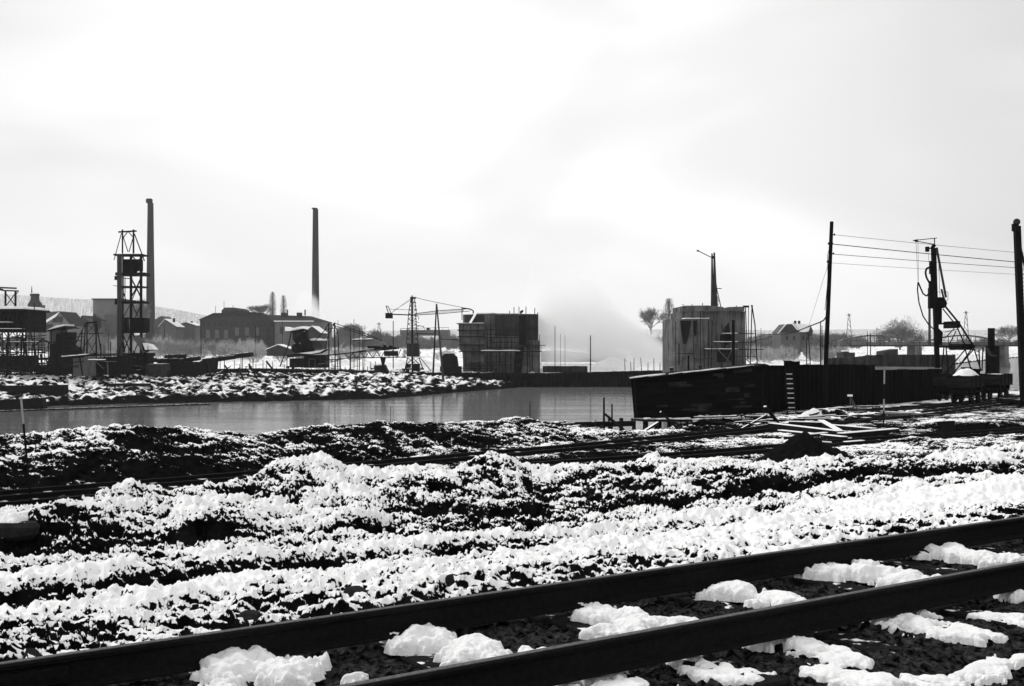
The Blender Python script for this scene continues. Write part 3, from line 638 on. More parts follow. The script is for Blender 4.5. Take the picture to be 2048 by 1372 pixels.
# --- headframe tower
D = 200
t = T('headframe_tower', 262, 752, D, 'tall dark timber and steel headframe tower standing in front of the left chimney', 'tower')
part(t, 'pipe_column', mat('grey_steel', .045, .3, .6), lambda m: m.tube(P(239, 744, D-1), P(239, 508, D-1), pxm(5, D), None, 10), smooth=False)
for x in (262, 283): part(t, 'post', TIMBERX, lambda m: strut(m, D, [(x, 742), (x, 508)], 4.2 if x == 262 else 3))
for x in (246, 281): part(t, 'post', TIMBERX, lambda m: strut(m, D, [(x, 742), (x, 508)], 2.6, 2.6))
for y, x0, x1, h in [(508, 228, 286, 3), (545, 232, 290, 6), (572, 236, 285, 3), (602, 234, 287, 4.5), (635, 240, 284, 2), (662, 240, 284, 4), (706, 250, 300, 6)]:
    part(t, 'platform', TIMBERX, lambda m: slab(m, x0, x1, y, y+h, D, 3.4, -.4))
part(t, 'bracing', TIMBERX, lambda m: [strut(m, D, q, wd, dd) for q, wd, dd in [
  ([(263, 512), (270, 518)], 2, 0), ([(281, 515), (266, 546)], 1.8, 0), ([(284, 551), (273, 576), (264, 592)], 2.4, 0), ([(264, 560), (275, 580), (285, 603)], 2.2, 0), ([(265, 598), (274, 577)], 1.3, 0),
  ([(264, 606), (276, 634)], 1.7, 0), ([(284, 606), (271, 634)], 1.7, 0), ([(244, 575), (252, 602)], 1.4, 1.5), ([(250, 555), (250, 602)], 1.4, 1.5), ([(246, 556), (266, 558)], 1.6, 0),
  ([(244, 665), (262, 706)], 1.8, 0), ([(262, 665), (246, 706)], 1.8, 0), ([(244, 640), (262, 606)], 1.2, 2.6), ([(264, 665), (290, 712)], 2.2, 0), ([(284, 665), (268, 706)], 1.6, 2),
  ([(246, 706), (246, 744)], 2, 1), ([(270, 706), (270, 744)], 2.2, 1), ([(294, 712), (294, 742)], 1.5, 1), ([(226, 571), (240, 573)], 1.1, 0)]])
part(t, 'hopper', mat('hopper_plate', .006, .3, 2), lambda m: (slab(m, 244, 277, 518, 541, D, 2.2, .3), m.prism([P(246, 541, D+.3), P(268, 541, D+.3), P(262, 552, D+.3), P(250, 549, D+.3)], 2)))
part(t, 'cabin', mat('hopper_plate', .006, .3, 2), lambda m: slab(m, 264, 289, 636, 664, D, 3, -.2))
part(t, 'winch', TIMBERX, lambda m: (m.tube(P(233, 552, D), P(233, 560, D), .35, .35, 8), m.tube(P(234, 597, D), P(234, 609, D), .35, .45, 8), m.tube(P(253, 637, D-1), P(253, 662, D-1), .4, .5, 10)))
part(t, 'top_gantry', TIMBERX, lambda m: [strut(m, D, q, wd, dd) for q, wd, dd in [([(237, 464), (273, 462)], 3, .5), ([(237, 464), (273, 462)], 2, 2.4), ([(245, 459), (245, 507)], 2.4, .5), ([(267, 459), (267, 507)], 2.8, .5),
  ([(243, 466), (228, 520)], 1.3, 0), ([(269, 468), (289, 522)], 1.8, 0), ([(246, 472), (256, 504)], 1.4, .5), ([(266, 476), (258, 504)], 1.4, .5), ([(255, 464), (246, 476)], 1.5, .5), ([(257, 464), (266, 474)], 1.5, .5), ([(245, 459), (245, 507)], 1.6, 2.4), ([(267, 459), (267, 507)], 1.6, 2.4)]])
ch = part(t, 'chute', WALLM, lambda m: m.prism([P(266, 676, D-.8), P(276, 670, D-.8), P(298, 700, D-.8), P(286, 706, D-.8)], 1.6))
part(t, 'lean_roof', TIMBER, lambda m: m.prism([P(284, 688, D-1.6), P(298, 690, D-1.6), P(310, 700, D-1.6), P(286, 702, D-1.6)], 3))
mb = MB(); mb.prism([P(285, 686, D-1.7), P(298, 688.5, D-1.7), P(309, 699.5, D-1.7), P(290, 699.5, D-1.7)], 2.4); mb.build('snow_cover', SNOW, t)
part(t, 'footing', CONCD, lambda m: (slab(m, 232, 250, 740, 746, D, 2.4, -1.2),))
part(t, 'base_shed', TIMBERX, lambda m: slab(m, 252, 292, 708, 748, D, 3, 1.4))
# concrete block and low quay walls right of it
one('concrete_block', slab(MB(), 292, 320, 728, 752, 197, 6), CONCD, P(306, 752, 197), 'square dark concrete block at the right foot of the headframe', 'concrete block')
mb = MB(); random.seed(8)
for x in range(320, 400, 10): slab(mb, x, x+10, 726+random.uniform(-3, 2), 752, 204, 5)
tw = one('retaining_wall', mb, TIMBERX, P(360, 752, 204), 'dark rubble topped retaining wall right of the concrete block below the frosted bushes', 'wall')
def log(px0, py0, px1, py1, D, r, label, cat='log', group=None, m=None, name='log'):
    mb = MB(); mb.tube(P(px0, py0, D), P(px1, py1, D), r, r*.85, 7); return one(name, mb, m or TIMBER, P((px0+px1)/2, (py0+py1)/2, D), label, cat, group)
D = 206
for i, (a, b, c, d_) in enumerate([(315, 722, 358, 720), (330, 714, 372, 712), (360, 722, 400, 716), (405, 722, 470, 714), (300, 719, 350, 723), (425, 718, 500, 708)]):
    log(a, b, c, d_, D+i*.8, .45, 'snow dusted timber balk heaped on the far bank behind the retaining wall', 'timber balk', 'timber balks heaped on the far bank', name='timber_balk')
one('conveyor_trough', MB().prism([P(400, 735, 208), P(400, 722, 208), P(500, 705, 208), P(502, 713, 208), P(430, 722, 208), P(428, 742, 208)], 2.5), TIMBER, P(450, 738, 208), 'long dark trough rising to the right on the far bank below the factory', 'trough')
for i, x in enumerate([449, 482, 485, 506]):
    post(x, 712 if i < 3 else 716, 742, 209, 1.8, 'short dark prop under the raised trough on the far bank', 'prop', 'props under the raised trough')

# --- sheet pile walls
def pilewall(name, pts, step, amp, m, label, cap=None, jag=.0, seed=1, fence=False):
    # pts: (x, y, ztop, zbot) ; corrugated wall
    mb = MB(); rs = random.Random(seed); vs = []; fs = []
    prof = []
    for (x0, y0, a0, b0), (x1, y1, a1, b1) in zip(pts[:-1], pts[1:]):
        L_ = math.hypot(x1-x0, y1-y0); n = max(1, int(L_/step)); dx, dy = (x1-x0)/L_, (y1-y0)/L_
        for i in range(n):
            j = rs.uniform(-jag, jag)
            for k, o_ in ((0, 0), (.25, 0), (.5, amp), (.75, amp)):
                s = (i+k)/n*L_; f = s/L_
                prof.append((x0+dx*s-dy*o_, y0+dy*s+dx*o_, a0+(a1-a0)*f+j, b0+(b1-b0)*f))
    prof.append(pts[-1])
    th = .05
    for (x, y, a, b) in prof: vs += [(x, y, b), (x, y, a), (x, y+th, a), (x, y+th, b)]
    for i in range(len(prof)-1):
        p = i*4; q = p+4
        fs += [(p, q, q+1, p+1), (p+1, q+1, q+2, p+2), (p+2, q+2, q+3, p+3)]
    mb.add(vs, fs); return mb
def wp(px, D, yt, zb): p = W(px, yt, D); return (p.x, p.y, p.z, zb)
t = T('sheet_pile_wall', 500, 752, 220, 'long low dark pile wall behind the rubble of the far bank, left of the crane', 'pile wall')
pilewall('w', [wp(250, 212, 741, -6.2), wp(390, 214, 740, -6.2), wp(520, 219, 738, -6.4), wp(760, 225, 743, -6.8), wp(790, 226.5, 744, -8.5)], .9, .35, PILE, '', jag=.06).build('piling', PILE, t)
mb = MB()
for a, b in [((250, 741, 211.6), (390, 740, 213.6)), ((390, 740, 213.6), (520, 738, 218.6)), ((520, 738, 218.6), (760, 743, 224.6))]: mb.bar(P(*a), P(*b), .35, .3)
mb.build('waling', TIMBER, t)
t = T('sheet_pile_wall', 1050, 778, 228, 'long black sheet pile cofferdam standing in the water in front of the middle concrete pier', 'pile wall')
pilewall('w', [wp(786, 226, 744, -9.2), wp(850, 227, 745, -9.2), wp(1100, 228, 746, -9.2), wp(1345, 231, 740, -9.2), wp(1600, 233, 736, -9.2)], .8, .3, PILE, '', jag=.04, seed=2).build('piling', PILE, t)
mb = MB(); pts_ = [(786, 747, 225.7), (850, 748, 226.7), (1100, 749, 227.7), (1345, 743, 230.7)]
for a, b in zip(pts_[:-1], pts_[1:]): mb.bar(P(*a), P(*b), .3, .25)
mb.build('waling', PILE, t)
# posts standing behind the low pile wall (fence like row), two kinds
random.seed(12)
p0 = post(526, 719, 744, 222, 1.6, 'thin dark stake sticking up behind the low pile wall on the far bank', 'stake', 'stakes along the low pile wall', name='stake')
for i, x in enumerate([533, 546, 553, 568, 592, 603, 612, 622, 640, 652, 668, 676, 690, 702, 714, 727, 735, 742, 752, 760, 512, 500, 480, 468, 440, 1250, 1262, 1268, 1283, 1296, 1308, 1320, 1330]):
    c = p0.copy(); COL.objects.link(c); yb = 744 if x < 1200 else 741; Dd = 222 if x < 1200 else 236
    c.location = P(x, yb, Dd); c.scale = (1, 1, random.uniform(.35, 1.1)); c.rotation_euler = (0, random.uniform(-.06, .06), 0)
    if x > 1200: c['group'] = 'stakes behind the cofferdam'; c['label'] = 'short dark stake behind the cofferdam between the two concrete piers'; c.scale = (1, 1, random.uniform(.6, 1.2))

# --- little hut, mixer plant
def house(name, px, D, x0, x1, xr, yeave, yridge, ybase, depth, wm, label, cat='house', snow=True, rootpy=None, overhang=1.2, chim=None, wins=(), ridge_axis='y', roofm=None):
    """gable facing the viewer: outline x0..x1, ridge at xr"""
    t = T(name, (x0+x1)/2, ybase, D, label, cat)
    part(t, 'wall', wm, lambda b: b.prism([P(x0, ybase, D), P(x1, ybase, D), P(x1, yeave, D), P(xr, yridge, D), P(x0, yeave, D)], depth))
    o = pxm(overhang, D); th = pxm(1.4, D)
    for (xa, ya, sgn) in ((x0, yeave, -1), (x1, yeave, 1)):
        e = P(xa, ya, D); r = P(xr, yridge, D); d_ = (e-r).normalized(); e2 = e+d_*o*2
        r_ = part(t, 'roof', roofm or ROOFD, lambda b: b.hexa([r-Vector((0, o, 0)), e2-Vector((0, o, 0)), e2+Vector((0, depth+o, 0)), r+Vector((0, depth+o, 0))],
            [r+Vector((0, -o, th)), e2+Vector((0, -o, th)), e2+Vector((0, depth+o, th)), r+Vector((0, depth+o, th))]))
        if snow:
            s2 = th*1.02; s3 = th*2.1; u_ = r+d_*o*.3
            mb = MB(); mb.hexa([u_+Vector((0, -o*.8, s2)), e2+Vector((0, -o*.8, s2)), e2+Vector((0, depth, s2)), u_+Vector((0, depth, s2))], [u_+Vector((0, -o*.8, s3)), e2+Vector((0, -o*.8, s3)), e2+Vector((0, depth, s3)), u_+Vector((0, depth, s3))]); mb.build('snow_cover', SNOW, r_)
    for (a, b_, c_, d__) in wins: part(t, 'window', WALLD, lambda b: slab(b, a, b_, c_, d__, D, .3, -.06))
    if chim:
        for (a, c_, h) in chim: part(t, 'chimney', WALLD, lambda b: slab(b, a, a+5*min(1, 300/D)+1, c_, c_+h, D, pxm(5, D), depth*.4))
    return t
house('hut', 558, 268, 534, 583, 556, 700, 691, 712, 6, WALLD, 'low gabled hut with snowy roof on the far snowfield left of the mixing drum', 'hut')
D = 236
t = T('mixer_plant', 600, 742, D, 'dark concrete mixing machine with a tilted drum and roofed hopper on a timber base', 'mixing machine')
part(t, 'housing', CONCD, lambda m: (slab(m, 585, 606, 663, 680, D, 3),))
part(t, 'hopper', TIMBERX, lambda m: m.prism([P(587, 678, D-.3), P(610, 664, D-.3), P(614, 678, D-.3), P(622, 682, D-.3), P(624, 705, D-.3), P(594, 706, D-.3)], 3.4))
rf = part(t, 'roof', TIMBERX, lambda m: m.prism([P(579, 663, D-1), P(606, 658, D-1), P(615, 662, D-1), P(612, 664, D-1), P(606, 661, D-1), P(582, 665, D-1)], 4.6))
mb = MB(); mb.prism([P(580, 662, D-1.1), P(606, 656.8, D-1.1), P(600, 655, D-1.1), P(584, 659, D-1.1)], 4); mb.build('snow_cover', SNOW, rf)
part(t, 'drum', STEEL, lambda m: m.lathe(P(594, 706, D-1.2), [(.3, 0), (.95, .25), (1.15, .9), (1.0, 1.5), (.55, 2.0)], 14), smooth=True)
part(t, 'deck', TIMBER, lambda m: (m.prism([P(572, 710, D-2), P(600, 706, D-2), P(645, 701, D-2), P(652, 699, D-2), P(636, 707, D-2), P(600, 712, D-2), P(575, 715, D-2)], 5)))
mb = MB(); mb.prism([P(597, 706.6, D-2.1), P(640, 701, D-2.1), P(652, 697.5, D-2.1), P(640, 704.5, D-2.1), P(622, 708, D-2.1)], 4); mb.build('snow_cover', SNOW, t)
part(t, 'base', TIMBERX, lambda m: (slab(m, 579, 606, 717, 735, D, 4), slab(m, 606, 650, 710, 736, D, 4, 1)))
part(t, 'door_frame', mat('pale_timber', .09), lambda m: (strut(m, D, [(618, 737), (618, 718), (630, 718), (630, 737)], 1.3, -.1)))
part(t, 'leg', TIMBERX, lambda m: strut(m, D, [(583, 663), (577, 690), (560, 733)], 2.2, -1.5))
for x in (574, 592, 606): part(t, 'leg', TIMBERX, lambda m: strut(m, D, [(x, 714), (x, 742)], 1.3, -2))
part(t, 'control_cabin', WALLD, lambda m: (slab(m, 621, 642, 682, 696, D, 2.4, 1),))
snowcap(t, 618, 650, 681, D, 3, 4, dd=.8)
# a-frame with cables and descending cableway
t = T('cableway_tower', 663, 742, 232, 'slender timber A frame with ropes running down to the right beside the mixing machine', 'cableway mast')
D = 232
part(t, 'leg', TIMBERX, lambda m: strut(m, D, [(657.5, 646), (658, 742)], 2.2)); part(t, 'leg', TIMBERX, lambda m: strut(m, D, [(669, 645), (670.5, 742)], 2.4))
part(t, 'leg', TIMBERX, lambda m: strut(m, D, [(657, 647), (650, 660), (630, 682)], 1.4, .5)); part(t, 'leg', TIMBERX, lambda m: strut(m, D, [(669, 646), (676, 668), (680, 742)], 1.3, 1.5))
part(t, 'brace', TIMBERX, lambda m: (strut(m, D, [(650, 659), (672, 656)], 1.4), strut(m, D, [(669, 646), (656, 672), (650, 700)], 1.5, 1), strut(m, D, [(662, 652), (669, 646)], 1.6)))
ropes = MB()
ropes.path([P(669, 646, D), P(700, 657, D), P(725, 665, D), P(764, 680, D)], .07, 5); ropes.path([P(672, 652, D), P(700, 661, D), P(728, 670, D), P(764, 683, D)], .06, 5); ropes.build('rope', STEEL, t)
for x, y0 in ((701, 656), (726, 662)): post(x, y0, 742, 232, 2.0, 'dark mast carrying the descending ropes, %s of the pair' % ('left' if x < 710 else 'right'), 'mast', name='mast')
for x, y0, wd, lab in ((676, 640, 1, 'faint thin pole close to the A frame with ropes'), (708, 638, 1.5, 'tallest thin pole right of the A frame with ropes'), (718.5, 650, 1.4, 'thin pole between the two rope masts'), (729.5, 650, 1, 'short thin pole right of the rope masts'), (786.5, 642, 2.2, 'notched pole standing left of the tower crane'), (1110, 652, 1.6, 'crooked pole right beside the middle concrete pier'), (1130, 670, .8, 'very thin rod right of the crooked pole'), (1121, 668, .8, 'very thin rod between the crooked pole and the next rod')):
    post(x, y0, 744, 240 if x < 1000 else 238, wd, lab, 'pole', name='pole')
post(1181, 671, 744, 230, 2.6, 'lone dark post standing behind the cofferdam beside the rubble heap', 'post')
# --- footbridge / conveyor girder
D = 228
t = T('gangway_bridge', 720, 742, D, 'dark braced gangway girder on a tapering pier, left of the tower crane', 'gangway')
part(t, 'girder', TIMBERX, lambda m: (strut(m, D, [(640, 712), (700, 706), (735, 700), (798, 696)], 2.2), strut(m, D, [(640, 722), (700, 716), (812, 714)], 1.8), strut(m, D, [(640, 712), (700, 706), (798, 697)], 1.6, 2), strut(m, D, [(640, 722), (700, 716), (812, 714)], 1.4, 2)))
part(t, 'bracing', TIMBERX, lambda m: [strut(m, D, [(x, 708-(x-690)*.08), (x+8, 716), (x+16, 706-(x-690)*.08)], 1.3, dd) for x in range(690, 800, 16) for dd in (0, 2)])
part(t, 'machine_deck', STEEL, lambda m: (slab(m, 768, 794, 702, 712, D, 2.5), slab(m, 735, 760, 692, 697, D, 2), slab(m, 748, 790, 694, 699, D, 2.5), slab(m, 766, 772, 690, 696, D, 1.2), slab(m, 778, 784, 691, 696, D, 1)))
part(t, 'pier', STEEL, lambda m: (m.prism([P(760, 714, D), P(771, 714, D), P(767, 732, D), P(764, 732, D)], 1.2)))
part(t, 'bucket', STEEL, lambda m: m.prism([P(747, 731, D-1.5), P(769, 730, D-1.5), P(774, 741, D-1.5), P(788, 754, D-1.5), P(752, 756, D-1.5)], 3))
part(t, 'pipe', TIMBERL, lambda m: strut(m, D, [(636, 728), (650, 727), (690, 717), (720, 713)], 1.6, -2.5))
for x in (640, 650, 664, 681, 700, 719): part(t, 'leg', TIMBERX, lambda m: strut(m, D, [(x, 714), (x, 742)], 1.3, .5))
# small huts and heaps behind
shed('works_shed', 732, 290, [(706, 688), (742, 678), (768, 686), (768, 694), (706, 694)], 8, WALLM, 'low hazy shed with snowy roof behind the gangway girder', 'shed', [(706, 681), (742, 680)], rootpy=694)

# --- tower crane
D = 232
t = T('tower_crane', 827, 744, D, 'lattice tower crane with long jib reaching over the middle concrete pier', 'crane')
def lattice(m, D, xa0, xb0, y0, xa1, xb1, y1, n, depth, wd=1.4):
    for dd in (0, depth):
        strut(m, D, [(xa0, y0), (xa1, y1)], wd, dd); strut(m, D, [(xb0, y0), (xb1, y1)], wd, dd)
        for i in range(n):
            f, g = i/n, (i+1)/n; A = lambda q: (xa0+(xa1-xa0)*q, y0+(y1-y0)*q); B = lambda q: (xb0+(xb1-xb0)*q, y0+(y1-y0)*q)
            strut(m, D, [A(f), B(g)], wd*.55, dd); strut(m, D, [B(f), A(g)], wd*.55, dd); strut(m, D, [A(g), B(g)], wd*.6, dd)
    for i in range(n+1):
        f = i/n
        for xs_, xe in ((xa0, xa1), (xb0, xb1)):
            p = P(xs_+(xe-xs_)*f, y0+(y1-y0)*f, D); m.bar(p, p+Vector((0, depth, 0)), pxm(wd*.6, D))
part(t, 'mast', STEEL, lambda m: (lattice(m, D, 817, 831, 628, 813, 836, 688, 6, 2.0), strut(m, D, [(824, 596), (825, 744)], 3.5, 1), lattice(m, D, 815, 838, 716, 810, 846, 738, 1, 2.4, 1.8)))
part(t, 'mast_head', STEEL, lambda m: (lattice(m, D, 822, 829, 596, 817, 833, 628, 4, 1.6), slab(m, 820, 831, 594, 597, D, 1.6), strut(m, D, [(824, 591), (825, 597)], 2.5, .8)))
part(t, 'counter_jib', STEEL, lambda m: (strut(m, D, [(782, 628.5), (835, 630.5)], 2.2), strut(m, D, [(782, 628.5), (835, 630.5)], 2, 1.4), strut(m, D, [(772, 612), (777, 626)], 1.6), strut(m, D, [(772, 612), (776, 612.5), (782, 626)], 1.4)))
part(t, 'counterweight', STEEL, lambda m: slab(m, 771, 784, 626, 636.5, D, 2, -.3))
def jib(m):
    for dd in (0, 1.2):
        strut(m, D, [(833, 627), (880, 621), (932, 618)], 1.3, dd); strut(m, D, [(833, 630), (880, 627.5), (925, 623.5), (940, 622)], 1.2, dd)
    n = 22
    for i in range(n):
        x = 834+i*4.3; yt = 627-(x-833)*.1; yb = 630-(x-833)*.075
        strut(m, D, [(x, yt), (x+2.1, yb), (x+4.3, yt-.4)], .6)
    strut(m, D, [(924, 614), (924, 640)], 1.6); strut(m, D, [(924, 616), (940, 618), (947, 622), (946, 627)], 2.4)
part(t, 'jib', STEEL, jib)
def ties(m):
    m.path([P(828, 594, D), P(850, 600, D), P(924, 615, D)], .05, 5); m.path([P(822, 597, D), P(783, 626, D)], .035, 5); m.path([P(822, 600, D), P(786, 622, D)], .03, 5); m.path([P(778, 618, D), P(822, 620, D)], .04, 5)
part(t, 'tie_rope', STEEL, ties)
part(t, 'walkway', STEEL, lambda m: [strut(m, D, q, wd, -.3) for q, wd in [([(826, 605), (832, 606)], 1.2), ([(828, 618), (834, 619)], 1.4), ([(828, 632), (838, 634), (837, 639)], 1), ([(820, 640), (838, 645)], 1.2), ([(828, 650), (848, 653), (847, 656)], 1.2), ([(829, 656), (841, 651)], .9), ([(834, 667), (868, 668)], 1.6)]])
part(t, 'drive_cabin', CONCD, lambda m: (slab(m, 814, 837, 687, 713, D, 3.5, -.6),))
part(t, 'undercarriage', STEEL, lambda m: (slab(m, 812, 820, 728, 736, D, 3, -.5), slab(m, 826, 838, 728, 742, D, 3, -.5), strut(m, D, [(810, 738), (848, 738)], 3), strut(m, D, [(826, 716), (812, 730)], 1.6), strut(m, D, [(826, 716), (840, 730)], 1.6), strut(m, D, [(838, 712), (862, 742)], 1.4)))
# shear legs
D = 212
t = T('shear_legs', 877, 765, D, 'pair of tall round poles joined at the top in front of the middle concrete pier', 'shear legs')
part(t, 'pole', TIMBERX, lambda m: m.tube(P(873, 608, D), P(866, 752, D+9), pxm(2.6, D)*.5, pxm(4, D)*.5, 8)); part(t, 'pole', mat('grey_steel', .045), lambda m: m.tube(P(873.5, 608, D), P(887, 767, D-1), pxm(2.6, D)*.5, pxm(5, D)*.5, 8))
part(t, 'rung', TIMBERX, lambda m: [strut(m, D, [(870-(y-608)*.04, y), (874+(y-608)*.075, y-1)], 1) for y in (693, 699)])
part(t, 'stay', STEEL, lambda m: strut(m, D, [(880, 678), (922, 680)], 1.4))
# hazy portal abutment behind
D = 420
t = T('bridge_abutment', 850, 694, D, 'hazy concrete portal with a handrail on top behind the tower crane', 'bridge abutment')
part(t, 'deck', WALLM, lambda m: slab(m, 800, 898, 660, 671, D, 9))
part(t, 'pier', WALLM, lambda m: slab(m, 803, 822, 671, 690, D, 9, .2)); part(t, 'pier', WALLM, lambda m: m.prism([P(884, 671, D+.2), P(898, 671, D+.2), P(901, 690, D+.2), P(885, 690, D+.2)], 9))
part(t, 'haunch', WALLM, lambda m: (m.prism([P(822, 671, D+1), P(830, 671, D+1), P(822, 678, D+1)], 7), m.prism([P(884, 671, D+1), P(876, 671, D+1), P(884, 678, D+1)], 7)))
part(t, 'handrail', WALLD, lambda m: (strut(m, D, [(801, 658), (801, 660)], 1), strut(m, D, [(801, 657), (898, 655)], .8), [strut(m, D, [(x, 657), (x, 661)], .7) for x in range(801, 899, 12)]))
part(t, 'tank', WALLD, lambda m: slab(m, 852, 858, 655, 660, D, 2, 2))
# dark excavator like hut and debris between legs and pier
D = 238
t = T('works_wagon', 905, 744, D, 'rounded dark works wagon standing beside the left foot of the middle concrete pier', 'wagon')
part(t, 'body', TIMBER, lambda m: m.prism([P(884, 735, D), P(884, 712, D), P(890, 707, D), P(905, 707, D), P(913, 714, D), P(916, 735, D)], 4))
part(t, 'tank', STEEL, lambda m: m.tube(P(908, 719, D-.6), P(908, 719, D+2), pxm(7, D), None, 12)); part(t, 'underframe', TIMBERX, lambda m: slab(m, 880, 922, 733, 745, D, 4, -.3))
snowcap(t, 888, 912, 706.8, D, 3.5, 1.4)

# --- middle concrete pier
D = 246
t = MP = T('concrete_pier', 1000, 748, D, 'massive stained concrete pier under construction with stepped formwork, left of the steam', 'concrete pier')
part(t, 'wall', CONC, lambda m: (m.prism([P(968, 752, D), P(1080, 752, D), P(1080, 682, D), P(1076.5, 680, D), P(1076.5, 628, D), P(992, 627, D), P(960, 628, D), P(926, 629, D), P(926, 752, D)], 16)))
part(t, 'pour', CONCD, lambda m: (slab(m, 990, 1054, 630, 672, D, .8, -.28), slab(m, 1054, 1076, 630, 680, D, .8, -.15), slab(m, 930, 969, 630, 650, D, .8, -.2)))
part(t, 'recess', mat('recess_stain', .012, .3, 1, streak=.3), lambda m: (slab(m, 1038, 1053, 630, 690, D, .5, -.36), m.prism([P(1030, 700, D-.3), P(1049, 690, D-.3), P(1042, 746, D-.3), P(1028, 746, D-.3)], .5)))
part(t, 'formwork', CONC, lambda m: m.prism([P(917, 648, D-3), P(968, 648, D-3), P(969, 752, D-3), P(928, 752, D-3), P(925, 705, D-3), P(919, 700, D-3)], 4))
for k, (y, xl) in enumerate([(648, 915), (661, 917), (673.5, 917), (690, 919), (703, 919)]):
    part(t, 'ledge', TIMBER if k else TIMBERL, lambda m: slab(m, xl, 970, y-1, y+.8, D, 1.1, -4.0))
part(t, 'ledge', TIMBERL, lambda m: (slab(m, 972, 1010, 721, 723, D, .8, -.8), slab(m, 935, 965, 722, 724, D, .8, -3.8)))
part(t, 'scaffold_walkway', TIMBER, lambda m: (slab(m, 963, 1082, 701.5, 703.5, D, 1.6, -4.9), [strut(m, D, [(x, 746), (x, y)], 1, -4.2) for x, y in ((998, 672), (1054, 690), (1082, 690), (1012, 702), (1030, 702))], strut(m, D, [(998, 700), (1006, 746)], 1.1, -4.4), strut(m, D, [(1032, 692), (1056, 692)], .9, -4.6)))
snowcap(t, 963, 1040, 701.4, D, 1.4, 1.6, dd=-4.9)
for x, y0 in ((1019, 622), (1028, 614), (1038, 613), (1052, 613), (1069.5, 616), (1075.5, 625), (924, 615)): part(t, 'rod', STEEL, lambda m: strut(m, D, [(x, y0), (x, 630)], 1.5, 1))
part(t, 'tarpaulin', CONCD, lambda m: m.prism([P(1040, 628, D+.5), P(1040, 622, D+.5), P(1046, 619.5, D+.5), P(1047, 623, D+.5), P(1043, 627, D+.5)], .8))
snowcap(t, 950, 992, 627.4, D, 3, 1.6); snowcap(t, 917, 968, 647, D, 3, .9, dd=-3)
mb = MB(); mb.bar(P(952, 626, D-.5), P(939, 648, D-2.9), .5, .12); mb.build('chute', SNOW, t)
snowcap(t, 980, 1036, 627.2, D, 2.5, .8)

# --- ground works between the piers
SNOWBANK = mat('snowy_bank', .03, .4, .5, snow=.9, snowth=.55)
mb = MB(); mb.prism([P(1085, 702, 285), P(1110, 700, 285), P(1170, 706, 285), P(1250, 712, 285), P(1256, 724, 285), P(1085, 724, 285)], 10)
one('earth_bank', mb, SNOWBANK, P(1160, 724, 285), 'long low dark earth bank with a snowy top between the concrete piers', 'earth bank')
t = T('works_hall', 1205, 716, 420, 'hazy grey hall with a sloping snowy lean-to behind the lone post in the steam', 'hall')
D = 420
part(t, 'wall', WALLM, lambda m: m.prism([P(1180, 716, D), P(1180, 693, D), P(1212, 693, D), P(1230, 698, D), P(1232, 716, D)], 14))
part(t, 'lean_to', WALLM, lambda m: m.prism([P(1232, 716, D), P(1232, 703, D), P(1254, 711, D), P(1254, 716, D)], 12)); 
mb = MB(); mb.prism([P(1231, 701.5, D-.5), P(1256, 709.5, D-.5), P(1256, 711, D-.5), P(1231, 704, D-.5)], 12); mb.build('snow_cover', SNOW, t)
one('low_wall', slab(MB(), 1086, 1175, 732, 745, 238, 3), CONCD, P(1130, 745, 238), 'low grey concrete wall behind the cofferdam right of the middle pier', 'wall')
def heap(name, px, py, D, rx, ry, h, label, m=None, seed=1, cat='heap', snowy=True):
    n = 46; s = np.linspace(-1.3, 1.3, n); A, B = np.meshgrid(s, s); c = P(px, py, D)
    z = np.clip(1-np.sqrt(A*A+B*B)*.9, -.2, 1); z = np.sign(z)*np.abs(z)**.9*h*(1+.35*perlin(A*1.6+seed*3, B*1.6, 2))+h*.10*perlin(A*6+seed, B*6, 3)+h*.06*perlin(A*14, B*14+seed, 4)
    z -= h*.12
    vs = [(c.x+A[i,j]*rx, c.y+B[i,j]*ry, c.z+z[i,j]) for i in range(n) for j in range(n)]
    fs = [(i*n+j, i*n+j+1, (i+1)*n+j+1, (i+1)*n+j) for i in range(n-1) for j in range(n-1)]
    return one(name, MB().add(vs, fs), m, c, label, cat, smooth=True)
SNOWHEAP = mat('snowy_rubble', .02, .5, .9, snow=1.0, snowth=.62, bump=.8, bdist=.3)
heap('rubble_heap', 1222, 746, 262, 7.5, 6, 4.0, 'biggest snow streaked rubble heap behind the cofferdam between the piers', SNOWHEAP, 2)
heap('rubble_heap', 1268, 746, 280, 8, 6, 3.0, 'lower snowy rubble heap right of the biggest one, in the steam', SNOWHEAP, 5)
heap('rubble_heap', 800, 742, 262, 9, 6, 2.6, 'snow mound behind the crane undercarriage', SNOWHEAP, 7)
heap('rubble_heap', 850, 742, 268, 9, 6, 2.9, 'snow mound right of the crane foot behind the shear legs', SNOWHEAP, 9)
heap('rubble_heap', 690, 742, 275, 11, 6, 2.5, 'wide snow mound behind the gangway girder', SNOWHEAP, 11)

